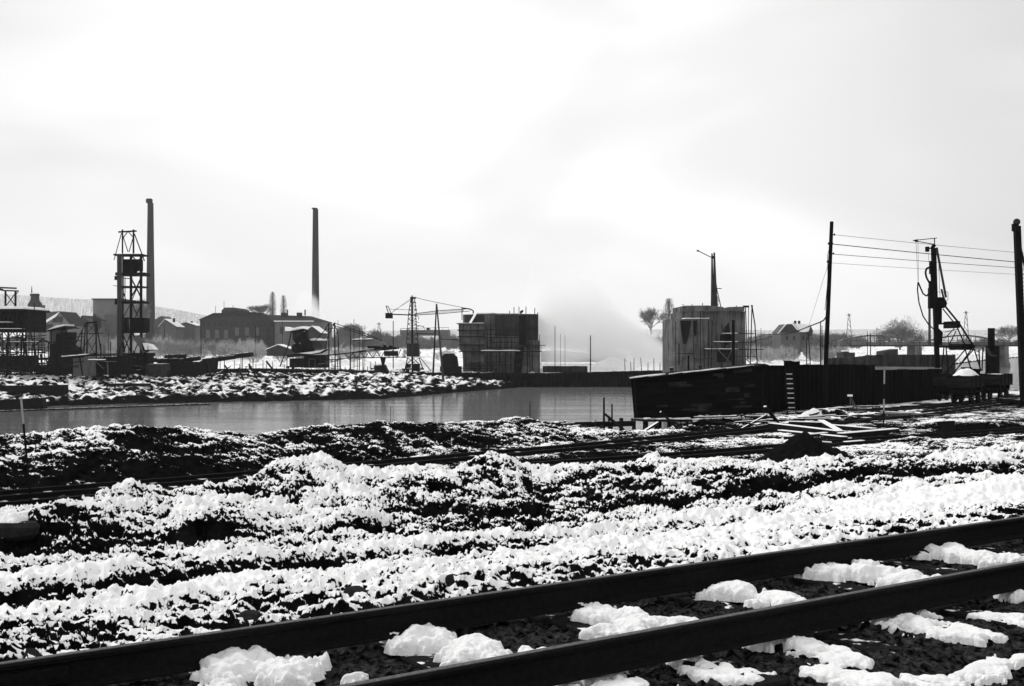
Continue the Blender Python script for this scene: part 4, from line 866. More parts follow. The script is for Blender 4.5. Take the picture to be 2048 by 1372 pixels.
# --- right concrete pier
D = 204
t = t_rp = T('concrete_pier', 1430, 756, D, 'tall stained concrete pier with rounded lower front and a mast on top', 'concrete pier')
def halfround(m, x0, x1, yt, yb, D, depth, bulge, n=14):
    a = P(x0, yb, D); b = P(x1, yb, D); zt = P(x0, yt, D).z; pts = []
    for i in range(n+1):
        tt_ = math.pi*i/n; cx = (a.x+b.x)/2; rx = (b.x-a.x)/2
        pts.append((cx-rx*math.cos(tt_), D+bulge*(1-math.sin(tt_)**.7)))
    pts += [(b.x, D+depth), (a.x, D+depth)]
    m.add([(x, y, a.z) for x, y in pts]+[(x, y, zt) for x, y in pts], [tuple(range(len(pts)-1, -1, -1)), tuple(range(len(pts), 2*len(pts)))]+[(i, (i+1) % len(pts), len(pts)+(i+1) % len(pts), len(pts)+i) for i in range(len(pts))])
part(t, 'nose', CONCP, lambda m: halfround(m, 1343, 1428, 638, 760, D-4, 12, 4))
snowcap(t, 1364, 1412, 637.9, D, 5, 1.2, dd=-3.4)
part(t, 'stain', mat('recess_stain', .012, .3, 1), lambda m: (m.prism([P(1361, 641, D-4.07), P(1383, 641, D-4.15), P(1378, 668, D-4.2), P(1372, 688, D-4.17), P(1367, 686, D-4.12), P(1363, 664, D-4.1)], .4), m.prism([P(1386, 641, D-4.17), P(1394, 641, D-4.17), P(1393, 668, D-4.17), P(1390, 674, D-4.17), P(1387, 662, D-4.17)], .4)))
part(t, 'wall', CONCP, lambda m: m.prism([P(1363, 760, D), P(1363, 623, D), P(1448, 621, D), P(1470, 621, D), P(1490, 623, D), P(1493, 760, D)], 14))
part(t, 'parapet', CONC, lambda m: (m.prism([P(1366, 623, D-.4), P(1366, 612, D-.4), P(1418, 611, D-.4), P(1447, 614, D-.4), P(1447, 622, D-.4)], 13), m.prism([P(1457, 622, D-.6), P(1457, 614, D-.6), P(1489, 613, D-.6), P(1489, 622, D-.6)], 13)))
snowcap(t, 1366, 1418, 611.4, D, 1, .8, dd=-.4)
part(t, 'ledge', TIMBERL, lambda m: (slab(m, 1402, 1440, 621, 623, D, 1, -1.2), slab(m, 1473, 1490, 623, 624.5, D, 1, -1.2)))
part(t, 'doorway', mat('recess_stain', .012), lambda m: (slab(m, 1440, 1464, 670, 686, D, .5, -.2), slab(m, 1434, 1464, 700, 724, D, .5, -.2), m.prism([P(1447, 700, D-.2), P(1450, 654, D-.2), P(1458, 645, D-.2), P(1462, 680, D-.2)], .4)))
[part(t, 'scaffold_pole', TIMBER, lambda m: strut(m, D, q, wd, dd)) for q, wd, dd in [([(1401, 622), (1401, 740)], 1.2, -4.6), ([(1417, 640), (1417, 735)], 1.4, -4.6), ([(1432, 645), (1432, 700)], 1, -4.6), ([(1442, 650), (1450, 668)], 1.4, -4.4), ([(1491, 615), (1495, 718)], 1.6, -2), ([(1497, 615), (1497, 718)], 1.2, 1), ([(1358, 687), (1358, 730)], 2.2, -5), ([(1366, 712), (1366, 732)], 1.2, -5), ([(1372, 714), (1346, 730)], 1, -5),
   ([(1486, 613), (1498, 613)], 4, -.5)]]
for x0, x1, y in ((1434, 1465, 667.5), (1418, 1466, 684), (1400, 1466, 698), (1470, 1498, 667), (1470, 1515, 698)):
    pl = part(t, 'scaffold_walkway', TIMBERX, lambda m: slab(m, x0, x1, y, y+1.5, D, 1.6, -4.9)); 
    if x0 < 1468: snowcap(t, x0+1, x1-1, y-.1, D, 1.5, 1.1, dd=-4.95)
part(t, 'brace', mat('pale_timber', .09), lambda m: [strut(m, D, q, 1.6, -5.2) for q in ([(1421, 684), (1461, 725)], [(1463, 700), (1452, 726)], [(1472, 698), (1506, 731)])])
for x, y0 in ((1366, 608), (1384, 608), (1405, 606), (1473, 611)): part(t, 'rod', STEEL, lambda m: strut(m, D, [(x, y0), (x, 615)], 1.4, 1))
D = 210
t = T('derrick_mast', 1431, 612, D, 'slender tapering mast with a raised thin arm standing on top of the right concrete pier', 'mast')
part(t, 'mast', CONCD, lambda m: (m.tube(P(1425, 613, D), P(1424, 507, D), pxm(6, D)*.6, pxm(3, D)*.5, 8), m.tube(P(1431, 613, D), P(1428.5, 505, D), pxm(7, D)*.6, pxm(3.4, D)*.5, 8)))
part(t, 'stay_leg', CONCD, lambda m: (strut(m, D, [(1429, 545), (1434, 580), (1442, 615)], 1.7), strut(m, D, [(1429, 572), (1436, 600), (1436, 612)], 1.2), strut(m, D, [(1430, 601), (1439, 601)], 1)))
part(t, 'arm', STEEL, lambda m: (strut(m, D, [(1395, 501), (1423, 515)], 1.5), slab(m, 1394, 1398, 500, 503, D, .3))); part(t, 'crosspiece', STEEL, lambda m: (strut(m, D, [(1428, 577), (1443, 577)], 1.5), slab(m, 1423, 1430, 512, 517, D, .6, -.2)))
D = 200
t = T('shear_legs', 1508, 745, D, 'slim pair of poles leaning together right of the right concrete pier', 'shear legs')
part(t, 'pole', STEEL, lambda m: strut(m, D, [(1504, 612), (1500, 745)], 1.8)); part(t, 'pole', STEEL, lambda m: strut(m, D, [(1504, 612), (1510, 650), (1515, 740)], 2.0)); part(t, 'ring', STEEL, lambda m: slab(m, 1502.5, 1505.5, 610, 614, D, .3, -.1))
post(1467, 640, 745, 92, 7.5, 'thick black pile standing close in front of the right concrete pier', 'pile', name='timber_pile', lean=-.5)
post(1377, 711, 745, 66, 4.5, 'short black stub behind the roof of the timber tank house', 'pile', name='timber_pile')

random.seed(5)                            # more scaffold on both piers
for px in (930, 944, 958, 975, 984, 992, 1001, 1009, 1022, 1031, 1044, 1056, 1066, 1078): part(MP, 'scaffold_pole', TIMBERX, lambda m: strut(m, 246, [(px+random.uniform(-2, 2), random.uniform(640, 700)), (px+random.uniform(-2, 2), 748)], .9, -4.4+random.uniform(-.4, .6)))
for x0, x1, y in ((972, 1076, 659), (970, 1060, 675), (975, 1078, 694), (980, 1078, 711), (930, 1060, 728), (968, 1010, 668), (985, 1040, 684), (970, 1000, 735), (1012, 1056, 716), (1050, 1090, 690), (924, 972, 735)): part(MP, 'scaffold_plank', TIMBER, lambda m: slab(m, x0, x1, y, y+1.3, 246, .8, -4.2))
for px in (1350, 1388, 1410, 1424, 1475, 1484): part(t_rp, 'scaffold_pole', TIMBERX, lambda m: strut(m, 204, [(px+random.uniform(-2, 2), random.uniform(640, 690)), (px+random.uniform(-2, 2), 748)], 1.1, -5.0))
for x0, x1, y in ((1346, 1380, 706), (1380, 1420, 716), (1466, 1500, 684), (1462, 1500, 712)): part(t_rp, 'scaffold_plank', TIMBER, lambda m: slab(m, x0, x1, y, y+1.3, 204, .8, -4.9))
# --- steam
def steam(name, pts, label, dens, seed):
    """pts: list of (px,py,D,radius m) along the plume; one soft volume bounded by a closed hull"""
    cs = [(W(px, py, D), r) for px, py, D, r in pts]
    mb = MB(); n = 14; vs = []
    for k, (c, r) in enumerate(cs):
        a = cs[max(k-1, 0)][0]; b = cs[min(k+1, len(cs)-1)][0]; d = (b-a).normalized(); x = Vector((0, 1, 0)); y = d.cross(x).normalized()
        for i in range(n): q = 2*math.pi*i/n; vs.append(c+x*math.cos(q)*r+y*math.sin(q)*r)
    m = len(cs); fs = [(k*n+i, k*n+(i+1) % n, (k+1)*n+(i+1) % n, (k+1)*n+i) for k in range(m-1) for i in range(n)]+[tuple(range(n-1, -1, -1)), tuple(range((m-1)*n, m*n))]
    mb.add(vs, fs)
    mt = bpy.data.materials.new('steam'); mt.use_nodes = True; nt = mt.node_tree; nt.nodes.clear(); L = nt.links.new
    out = N(nt, 'ShaderNodeOutputMaterial'); pv = N(nt, 'ShaderNodeVolumePrincipled'); L(pv.outputs[0], out.inputs['Volume'])
    pv.inputs['Color'].default_value = (.999,)*3+(1,); pv.inputs['Anisotropy'].default_value = .35
    tc = N(nt, 'ShaderNodeTexCoord')
    # soft falloff: distance from the axis relative to the local radius, axis from first to last point
    A = cs[0][0]; B = cs[-1][0]; ax = (B-A); Ln = ax.length; ax.normalize()
    sub = N(nt, 'ShaderNodeVectorMath', operation='SUBTRACT'); L(tc.outputs['Object'], sub.inputs[0]); sub.inputs[1].default_value = A-cs[0][0]
    dt = N(nt, 'ShaderNodeVectorMath', operation='DOT_PRODUCT'); L(sub.outputs[0], dt.inputs[0]); dt.inputs[1].default_value = ax
    sc = N(nt, 'ShaderNodeVectorMath', operation='SCALE'); sc.inputs[0].default_value = ax; L(dt.outputs['Value'], sc.inputs['Scale'])
    ds = N(nt, 'ShaderNodeVectorMath', operation='DISTANCE'); L(sub.outputs[0], ds.inputs[0]); L(sc.outputs[0], ds.inputs[1])
    rad = N(nt, 'ShaderNodeMapRange'); rad.inputs[1].default_value = 0; rad.inputs[2].default_value = Ln; rad.inputs[3].default_value = cs[0][1]*.85; rad.inputs[4].default_value = cs[-1][1]*.95; L(dt.outputs['Value'], rad.inputs[0])
    dv = N(nt, 'ShaderNodeMath', operation='DIVIDE'); L(ds.outputs['Value'], dv.inputs[0]); L(rad.outputs[0], dv.inputs[1])
    no = N(nt, 'ShaderNodeTexNoise'); no.inputs['Scale'].default_value = .2; no.inputs['Detail'].default_value = 5
    s9 = N(nt, 'ShaderNodeVectorMath', operation='SCALE'); L(sc.outputs[0], s9.inputs[0]); s9.inputs['Scale'].default_value = -.72; s8 = N(nt, 'ShaderNodeVectorMath', operation='ADD'); L(sub.outputs[0], s8.inputs[0]); L(s9.outputs[0], s8.inputs[1]); L(s8.outputs[0], no.inputs[0])   # wisps drawn out along the drift
    ad = N(nt, 'ShaderNodeMath', operation='MULTIPLY_ADD'); L(no.outputs[0], ad.inputs[0]); ad.inputs[1].default_value = -1.7; L(dv.outputs[0], ad.inputs[2])
    fr = N(nt, 'ShaderNodeMapRange', interpolation_type='SMOOTHSTEP'); fr.inputs[1].default_value = .12; fr.inputs[2].default_value = -.6; fr.inputs[3].default_value = 0; fr.inputs[4].default_value = 1; L(ad.outputs[0], fr.inputs[0])
    th = N(nt, 'ShaderNodeMapRange'); th.inputs[1].default_value = 0; th.inputs[2].default_value = Ln; th.inputs[3].default_value = dens; th.inputs[4].default_value = dens*.16; L(dt.outputs['Value'], th.inputs[0])
    en = N(nt, 'ShaderNodeMapRange'); en.inputs[1].default_value = Ln; en.inputs[2].default_value = Ln*.75; L(dt.outputs['Value'], en.inputs[0])
    m1 = N(nt, 'ShaderNodeMath', operation='MULTIPLY'); L(fr.outputs[0], m1.inputs[0]); L(th.outputs[0], m1.inputs[1])
    m2 = N(nt, 'ShaderNodeMath', operation='MULTIPLY'); L(m1.outputs[0], m2.inputs[0]); L(en.outputs[0], m2.inputs[1]); L(m2.outputs[0], pv.inputs['Density'])
    return tag(mb.build(name, mt, None, cs[0][0]), label, 'steam', kind=None)
steam('steam_plume', [(1350, 722, 245, 2.5), (1290, 692, 248, 6), (1222, 662, 252, 10), (1140, 632, 258, 14), (1040, 606, 264, 18)], 'wide white plume of steam drifting up to the left between the two concrete piers', .62, 1)
steam('steam_plume', [(641, 644, 560, 4), (630, 625, 558, 7), (612, 605, 556, 10), (585, 590, 555, 14)], 'small white puff of steam in front of the foot of the right factory chimney', .35, 2)

# ================================================================ distant town
D = 620
t = T('factory_chimney', 300, 700, D, 'tallest tapering brick factory chimney, left one, behind the headframe', 'chimney')
part(t, 'shaft', mat('chimney_brick_grey', .028, .3, .05, streak=.2), lambda m: m.lathe(P(301, 702, D), [(pxm(9.8, D), 0), (pxm(8.6, D), pxm(80, D)), (pxm(6.6, D), pxm(220, D)), (pxm(5.7, D), pxm(296, D))], 20), smooth=True)
part(t, 'cap', BRICK, lambda m: m.lathe(P(298.5, 406, D), [(pxm(5.8, D), 0), (pxm(6.6, D), pxm(2, D)), (pxm(6.6, D), pxm(6, D)), (pxm(5.6, D), pxm(8.5, D))], 20))
D = 600
t = T('factory_chimney', 631, 700, D, 'dark tapering brick factory chimney, right one, with steam at its foot', 'chimney')
part(t, 'shaft', mat('chimney_brick_dark', .03, .3, .05), lambda m: m.lathe(P(631, 702, D), [(pxm(9, D), 0), (pxm(8, D), pxm(60, D)), (pxm(6.4, D), pxm(200, D)), (pxm(5.4, D), pxm(284, D))], 20), smooth=True)
part(t, 'cap', BRICK, lambda m: m.lathe(P(629, 418, D), [(pxm(5.5, D), 0), (pxm(5.8, D), pxm(2, D))], 20))
D = 520
t = T('block_building', 212, 700, D, 'plain pale flat roofed block building left of the headframe', 'building')
part(t, 'wall', WALLG, lambda m: slab(m, 186, 240, 599, 704, D, 20)); part(t, 'roof', WALLD, lambda m: slab(m, 184.5, 242, 597, 599.2, D, 22, -1)); part(t, 'window', WALLD, lambda m: slab(m, 216, 234, 636, 651, D, 1, -.1))
part(t, 'annex', WALLM, lambda m: slab(m, 218, 246, 630, 690, D, 6, -6))
# tower of the villa
D = 430
t = T('tower_house', 63, 700, D, 'tower with a bell shaped roof and spire beside the gabled house at left', 'tower')
part(t, 'wall', WALLG, lambda m: slab(m, 53, 76, 618, 702, D, 5)); part(t, 'cornice', SNOW, lambda m: slab(m, 51.5, 78, 614.5, 618, D, 5.6, -.3))
def frust(m, rows, D, depth0):
    c = None
    for (xa, xb, y), (xc, xd, y2) in zip(rows[:-1], rows[1:]):
        a, b, c_, d_ = P(xa, y, D), P(xb, y, D), P(xc, y2, D), P(xd, y2, D); mid = D+depth0/2
        h1 = (b.x-a.x)/2; h2 = (d_.x-c_.x)/2; z1, z2 = a.z, c_.z; x1 = (a.x+b.x)/2; x2 = (c_.x+d_.x)/2
        m.hexa([(x1-h1, mid-h1, z1), (x1+h1, mid-h1, z1), (x1+h1, mid+h1, z1), (x1-h1, mid+h1, z1)], [(x2-h2, mid-h2, z2), (x2+h2, mid-h2, z2), (x2+h2, mid+h2, z2), (x2-h2, mid+h2, z2)])
part(t, 'roof', WALLD, lambda m: frust(m, [(53.5, 76, 614), (54, 75, 608), (57.5, 71, 601), (58.5, 70.5, 592)], D, 5)); part(t, 'lantern', ROOFD, lambda m: frust(m, [(57, 71, 592), (57, 71, 587)], D, 5)); part(t, 'snow_cover', SNOW, lambda m: frust(m, [(57.5, 70.5, 587), (61, 67, 584)], D, 5)); part(t, 'spire', STEEL, lambda m: m.tube(P(63.5, 586, D+2), P(63.5, 572, D+2), .25, .08, 6))
h = house('gabled_house', 115, 425, 84, 142, 119, 650, 624, 704, 16, WALLG, 'large gabled house with one snowy roof slope left of the headframe', 'house', snow=False, wins=((105, 126, 633, 645), (92, 106, 648, 660), (118, 132, 647, 649)))
part(h, 'wing', WALLM, lambda m: m.prism([P(76, 700, 430), P(76, 640, 430), P(84, 624, 430), P(119, 622.5, 430), P(119, 700, 430)], 8)); part(h, 'chimney', WALLM, lambda m: (slab(m, 79, 85, 610, 630, 432, 2.5), slab(m, 80.5, 82.5, 605, 610, 432.5, .6)))
mb = MB(); mb.prism([P(60, 654, 423), P(76, 650, 423), P(118, 624, 423), P(110, 634, 423), P(72, 657, 423)], .6); mb.build('snow_cover', SNOW, h)
for i, (x0, x1, xr, ye, yr, D_, lab) in enumerate([(138, 160, 150, 646, 636, 480, 'low grey house right of the large gabled house'), (158, 190, 165, 640, 632, 500, 'grey house with a ridged roof beside the pale block building'), (318, 352, 330, 654, 640, 520, 'hazy house right of the left chimney'), (352, 390, 372, 652, 646, 540, 'small hazy house with snowy roof between left chimney and factory')]):
    house('small_house', (x0+x1)/2, D_, x0, x1, xr, ye, yr, 700, 12, WALLM, lab, 'house', snow=(i > 1), chim=[((x0+x1)/2+4, yr-4, 8)])
shed('brick_annex', 325, 540, [(308, 702), (308, 640), (322, 632), (336, 646), (336, 702)], 14, WALLM, 'grey boiler house at the foot of the left chimney', 'boiler house', rootpy=702)
# factory
D = 500
t = T('factory_hall', 475, 700, D, 'wide dark gabled factory hall with a raised roof lantern in the middle distance', 'factory')
part(t, 'wall', WALLD, lambda m: m.prism([P(400, 702, D), P(400, 640, D), P(428, 627.5, D), P(520, 627, D), P(560, 634, D), P(560, 702, D)], 30))
part(t, 'roof_lantern', WALLD, lambda m: (m.prism([P(443, 628, D-.4), P(443, 621, D-.4), P(449, 615, D-.4), P(468, 615, D-.4), P(476, 621, D-.4), P(476, 628, D-.4)], 24), m.prism([P(492, 628, D-.3), P(496, 624.5, D-.3), P(510, 624, D-.3), P(510, 628, D-.3)], 20)))
part(t, 'roof', ROOFD, lambda m: (m.bar(P(399, 640, D-.5), P(428, 627, D-.5), 1.2, .5), m.bar(P(428, 627.2, D-.5), P(522, 626.6, D-.5), 1.2, .5)))
for x, y in ((431, 612), (448, 602), (466, 610)): part(t, 'mast', STEEL, lambda m: strut(m, D, [(x, y), (x, 627)], .7, 4))
for x0 in range(406, 540, 11): part(t, 'window', ROOFD, lambda m: slab(m, x0, x0+4, 645, 652, D, .4, -.14))
for x0, y0 in ((412, 660), (430, 660), (448, 660), (470, 655), (490, 655), (510, 655)): part(t, 'window', WALLM, lambda m: slab(m, x0, x0+8, y0, y0+16, D, .4, -.12))
D = 480
t = T('factory_hall', 598, 700, D, 'long factory hall with a shallow hipped roof in front of the right chimney', 'factory')
part(t, 'wall', WALLM, lambda m: slab(m, 550, 646, 643, 702, D, 24))
part(t, 'roof', ROOFD, lambda m: m.hexa([P(547, 643.2, D)-Vector((0,.8,0)), P(648, 643.2, D)-Vector((0,.8,0)), P(648, 643.2, D)+Vector((0,25,0)), P(547, 643.2, D)+Vector((0,25,0))], [P(522, 628, D)+Vector((0,11,0)), P(612, 631, D)+Vector((0,11,0)), P(612, 631, D)+Vector((0,13,0)), P(522, 628, D)+Vector((0,13,0))]))
part(t, 'gutter', SNOW, lambda m: slab(m, 549, 628, 641.6, 643.1, D, .8, -1.4))
for x in (586, 554): part(t, 'chimney', WALLD, lambda m: slab(m, x, x+9, 624, 634, D, 3, 8))
for x in (565, 601): part(t, 'vent', WALLD, lambda m: slab(m, x, x+2, 618, 630, D, 1, 9))
for x in (560, 580, 600, 620, 636): part(t, 'window', WALLD, lambda m: slab(m, x, x+6, 654, 668, D, .4, -.12))
house('small_house', 608, 330, 608, 640, 624, 666, 654, 700, 12, WALLD, 'house with a bright snowy roof just behind the mixing machine', 'house')
snowcap(T('snowy_roof_shed', 590, 700, 334, 'low shed with a wide snow covered roof behind the mixing machine', 'shed'), 570, 622, 662, 334, 8, 8, dd=0)
_t = [o for o in bpy.data.objects if o.name == 'snowy_roof_shed'][0]; part(_t, 'wall', WALLM, lambda m: slab(m, 572, 620, 662.4, 702, 334, 8, .3))

# right hand side of the distance
D = 360
t = T('villa', 1592, 700, D, 'villa with a broad snowy gable roof and two chimneys in front of the hazy bridge', 'villa')
part(t, 'wall', WALLM, lambda m: (m.prism([P(1562, 704, D), P(1562, 664, D), P(1576, 648, D), P(1584, 648, D), P(1600, 666, D), P(1600, 704, D)], 12), slab(m, 1600, 1624, 664, 704, D, 11, 1)))
part(t, 'roof', SNOW, lambda m: (m.prism([P(1556, 667, D-.6), P(1574, 646, D-.6), P(1586, 645.5, D-.6), P(1602, 664, D-.6), P(1617, 663, D-.6), P(1622, 650, D-.6), P(1588, 647, D+.2), P(1576, 643, D+.2)], .7), m.hexa([P(1586, 648, D), P(1622, 650, D), P(1619, 663.5, D+8), P(1600, 663.5, D+8)], [P(1586, 647, D), P(1622, 649, D), P(1619, 662.5, D+8), P(1600, 662.5, D+8)])))
part(t, 'gable', WALLD, lambda m: m.prism([P(1561, 664, D-.9), P(1575, 649.5, D-.9), P(1585, 649.5, D-.9), P(1598, 664, D-.9)], .5)); part(t, 'side_gable', WALLD, lambda m: (m.prism([P(1618, 664, D-.8), P(1622, 652, D-.8), P(1626, 662, D-.8), P(1625, 672, D-.8), P(1618, 672, D-.8)], 4)))
for x in (1594, 1602): part(t, 'chimney', CONCD, lambda m: slab(m, x, x+3.6, 641, 649, D, 1, 3))
for x in (1572, 1586, 1606, 1615): part(t, 'window', WALLD, lambda m: slab(m, x, x+4, 672, 680, D, .3, -.1 if x < 1600 else .9))
# bridge
D = 430
t = T('arch_bridge', 1850, 735, D, 'long hazy bowstring arch bridge crossing the river at right', 'bridge')
part(t, 'deck', CONC, lambda m: (slab(m, 1560, 2240, 684, 690, D, 9),))
part(t, 'deck_edge', WALLD, lambda m: (slab(m, 1560, 2240, 690, 693, D, 8, .5),))
def arch(m, x0, x1, yb, yt, dd, n=16):
    pts = [(x0+(x1-x0)*i/n, yb-(yb-yt)*math.sin(math.pi*i/n)**.8) for i in range(n+1)]
    strut(m, D, pts, 3, dd)
    for i in range(1, n): strut(m, D, [pts[i], (pts[i][0], yb)], 1.0, dd)
for x0, x1 in ((1676, 1822), (1852, 1996), (2026, 2170), (1500, 1646)):
    [part(t, 'arch', CONC, lambda m: arch(m, x0, x1, 684, 671, dd)) for dd in (0, 8)]
for x in (1662, 1837, 2011, 2185): part(t, 'pier', CONC, lambda m: (m.prism([P(x-6.5, 692, D), P(x+6.5, 692, D), P(x+7, 722, D), P(x+10, 728, D), P(x+10, 738, D), P(x-10, 738, D), P(x-10, 728, D), P(x-7, 722, D)], 9)))
part(t, 'railing', WALLD, lambda m: (strut(m, D, [(1560, 681), (2240, 681)], .7, -.2), [strut(m, D, [(x, 681), (x, 685)], .5, -.2) for x in range(1560, 2240, 14)]))
# gray cofferdam with hut, far shore objects
t = T('sheet_pile_wall', 1790, 726, 165, 'dark grey cofferdam wall in the middle of the river in front of the bridge', 'pile wall')
pilewall('w', [wp(1650, 172, 716, -8.8), wp(1700, 168, 715, -8.8), wp(1752, 166, 709.5, -8.8), wp(1850, 166, 709, -8.8), wp(1909, 170, 709, -8.8), wp(1911, 182, 709, -8.8)], 1.0, .3, PILE, '', jag=.03, seed=5).build('piling', CONCD, t)
part(t, 'backing', CONCD, lambda m: slab(m, 1756, 1908, 710.5, 745, 167.5, 6))
shed('tool_hut', 1780, 190, [(1768, 712), (1768, 703), (1796, 698), (1796, 712)], 4, WALLD, 'small hut with a sloping roof standing on the grey cofferdam', 'hut', rootpy=712)
shed('crate_hut', 1697, 230, [(1687, 716), (1687, 705), (1710, 705), (1710, 716)], 5, WALLD, 'square dark crate like hut near the bridge left of the cofferdam hut', 'hut', rootpy=716)
snowcap(T('plank_stack', 1690, 703, 228, 'small snow topped stack of planks on the crate like hut', 'plank stack'), 1688, 1698, 703, 228, 2, 2)
_t = [o for o in bpy.data.objects if o.name == 'plank_stack'][0]; part(_t, 'planks', WALLD, lambda m: slab(m, 1688, 1698, 703.2, 704.9, 228, 2))
for i, (x, y0, y1, D_, wd, lab) in enumerate([(1698, 628, 690, 700, 1, 'x'), (1735, 663, 712, 240, 1.4, 'left one of two poles in front of the arch bridge'), (1741, 666, 712, 240, 2, 'thicker right one of two poles in front of the arch bridge'), (1753, 655, 690, 600, 1, 'distant thin pole near the big round tree'),
     (1613, 676, 735, 215, 2, 'dark pole below the right end of the villa'), (1621, 668, 735, 214, 2, 'leaning dark pole beside the villa'), (1641, 643, 735, 120, 2.6, 'pole carrying the slack cable left of the tall pylon pole'), (1644, 651, 735, 124, 2, 'pole close behind the one with the slack cable'), (1522, 656, 720, 260, 1.2, 'thin pole between the right pier and the villa'), (1588, 690, 722, 250, .9, 'thin stick in front of the villa'), (1572, 692, 722, 250, .9, 'second thin stick in front of the villa'), (511, 650, 715, 330, 2.2, 'telegraph pole in front of the factory, with snow on its crossarm'), (402, 640, 720, 300, 1.6, 'thin pole at the left corner of the factory hall'), (329, 648, 700, 420, 1.4, 'thin pole in the frosted bushes right of the left chimney'), (536, 655, 700, 420, 1.2, 'faint pole between the two factory halls'), (565, 642, 700, 420, 1.2, 'faint pole before the right factory hall'), (217, 664, 748, 200, 1.4, 'slim pole between trestle and headframe'), (208, 690, 746, 198, 1.2, 'short stick beside the trestle')]):
    if lab == 'x': continue
    pp = post(x, y0, y1, D_, wd, lab, 'pole', name='pole', lean=(-4 if x == 1621 else 0))
def pylon(px, yt, yb, D, label):
    t = T('lattice_pylon', px, yb, D, label, 'pylon'); w0 = 6
    part(t, 'mast', CONCD, lambda m: [strut(m, D, q, .9, dd) for dd in (0, 2) for q in ([(px-1, yt), (px-w0, yb)], [(px+1, yt), (px+w0, yb)])]+[strut(m, D, [(px-1-5*i/6, yt+(yb-yt)*i/6), (px+1+5*(i+1)/6, yt+(yb-yt)*(i+1)/6)], .6) for i in range(6)])
    part(t, 'crossarm', CONCD, lambda m: strut(m, D, [(px-5, yt+3), (px+5, yt+3)], .9))
pylon(1698, 627, 684, 560, 'faint lattice pylon behind the first bridge arch'); pylon(1932, 622, 684, 640, 'faint lattice pylon behind the pile driver'); pylon(758, 645, 690, 700, 'very faint lattice pylon far behind the gangway')
post(1859, 562, 690, 300, 5.5, 'slim grey smokestack behind the pile driver leader', 'smokestack', m=mat('grey_steel', .045), name='smokestack')

# clutter on the far bank: planks, barrels and short props
random.seed(77)
mb = MB(); mb.box(P(100, 740, 195), 2.2, .25, .16); pl0 = one('loose_plank', mb, TIMBER, P(100, 740, 195), 'snow dusted plank lying about on the far bank building yard', 'plank', 'planks lying about on the far bank')
mb = MB(); mb.tube(P(120, 748, 194), P(120, 740, 194), .32, .32, 10); ba0 = one('steel_drum', mb, STEEL, P(120, 748, 194), 'dark drum standing among timber on the far bank', 'drum', 'drums on the far bank')
for i in range(80):
    px = random.uniform(60, 560); D_ = random.uniform(196, 216); x = P(px, 700, D_).x; g_ = gz(x, D_)
    cc = copy_tree(pl0); cc.location = (x, D_, g_+random.uniform(.2, 2.0)*(.6 if px > 330 else 1)); cc.rotation_euler = (random.uniform(-.3, .3), random.choice([0, 0, .3, -.4, .9, 1.4])+random.uniform(-.15, .15), random.uniform(-1.2, 1.2)); cc.scale = (random.uniform(.5, 2.2), 1, random.uniform(.7, 1.6))
for i in range(14):
    px = random.uniform(60, 900); D_ = random.uniform(196, 214) if px < 500 else random.uniform(232, 240); x = P(px, 700, D_).x
    cc = copy_tree(ba0); cc.location = (x, D_, gz(x, D_)+.1)
# ================================================================ near right: tank house, cofferdam, poles, plant
def WB(m, a, b, wd, ht=None): m.bar(W(*a), W(*b), wd, ht)
t = empty('timber_tank_house', W(1395, 842, 55), 'big black boarded timber box house on piles at the near river bank, right of centre', 'timber house')
A0, A1 = W(1262, 757, 52), W(1532, 729, 57); zb0, zb1 = W(1268, 836, 52).z, W(1532, 836, 57).z
nrm = Vector((A1.y-A0.y, -(A1.x-A0.x), 0)).normalized()*-1       # pointing away from the camera
PLANKW = mat('black_tarred_boards', .005, .7, 2.2, stretch=(.25, .25, 3), bump=.5)
B0 = Vector((A0.x+.13, A0.y, zb0)); B1 = Vector((A1.x, A1.y, zb1)); dp = Vector((.42, 4.2, 0))
part(t, 'wall', PLANKW, lambda m: m.add([B0, B1, B1+dp, B0+dp, A0-Vector((0,0,.08)), A1-Vector((0,0,.08)), A1+dp-Vector((0,0,.08)), A0+dp-Vector((0,0,.08))], [(3,2,1,0),(4,5,6,7),(0,1,5,4),(1,2,6,5),(2,3,7,6),(3,0,4,7)]))
ov = -nrm*.18
part(t, 'roof', TIMBERX, lambda m: m.hexa([A0+ov-Vector((.15,0,.06)), A1+ov-Vector((0,0,.06)), A1+dp-Vector((0,0,.06)), A0+dp-Vector((.15,0,.06))], [A0+ov+Vector((-.15,0,.0)), A1+ov, A1+dp, A0+dp+Vector((-.15,0,0))]))
d01 = (A1-A0)
def rp_(f, g, z=.012): return A0+d01*f+dp*g+Vector((0, 0, z))
def patch(pts, th=.05):
    n = len(pts); m = MB(); m.add([p for p in pts]+[p+Vector((0,0,th)) for p in pts], [tuple(range(n-1,-1,-1)), tuple(range(n, 2*n))]+[(i, (i+1) % n, n+(i+1) % n, n+i) for i in range(n)]); return m
patch([rp_(-.01,-.04), rp_(.10,-.04), rp_(.2,-.04), rp_(.24,.10), rp_(.16,.2), rp_(.05,.16)]).build('snow_cover', SNOW, t)
patch([rp_(.26,-.04), rp_(.40,-.04), rp_(.56,-.04), rp_(.62,.12), rp_(.54,.16), rp_(.5,.05), rp_(.38,.08), rp_(.3,.06)], .04).build('snow_cover', SNOW, t)
patch([rp_(.58,-.03), rp_(.9,-.03), rp_(.9,.01), rp_(.68,.06)], .03).build('snow_cover', SNOW, t)
patch([rp_(.5,.16), rp_(.64,.34), rp_(.66,.34), rp_(.53,.13)], .03).build('snow_cover', SNOW, t)
for f in (0.015, .97):       # battens
    p = A0+d01*f-nrm*.03; q = B0+(B1-B0)*f-nrm*.03
    part(t, 'batten', TIMBERX, lambda m: m.bar(p-Vector((0,0,.1)), q, .09, .05))
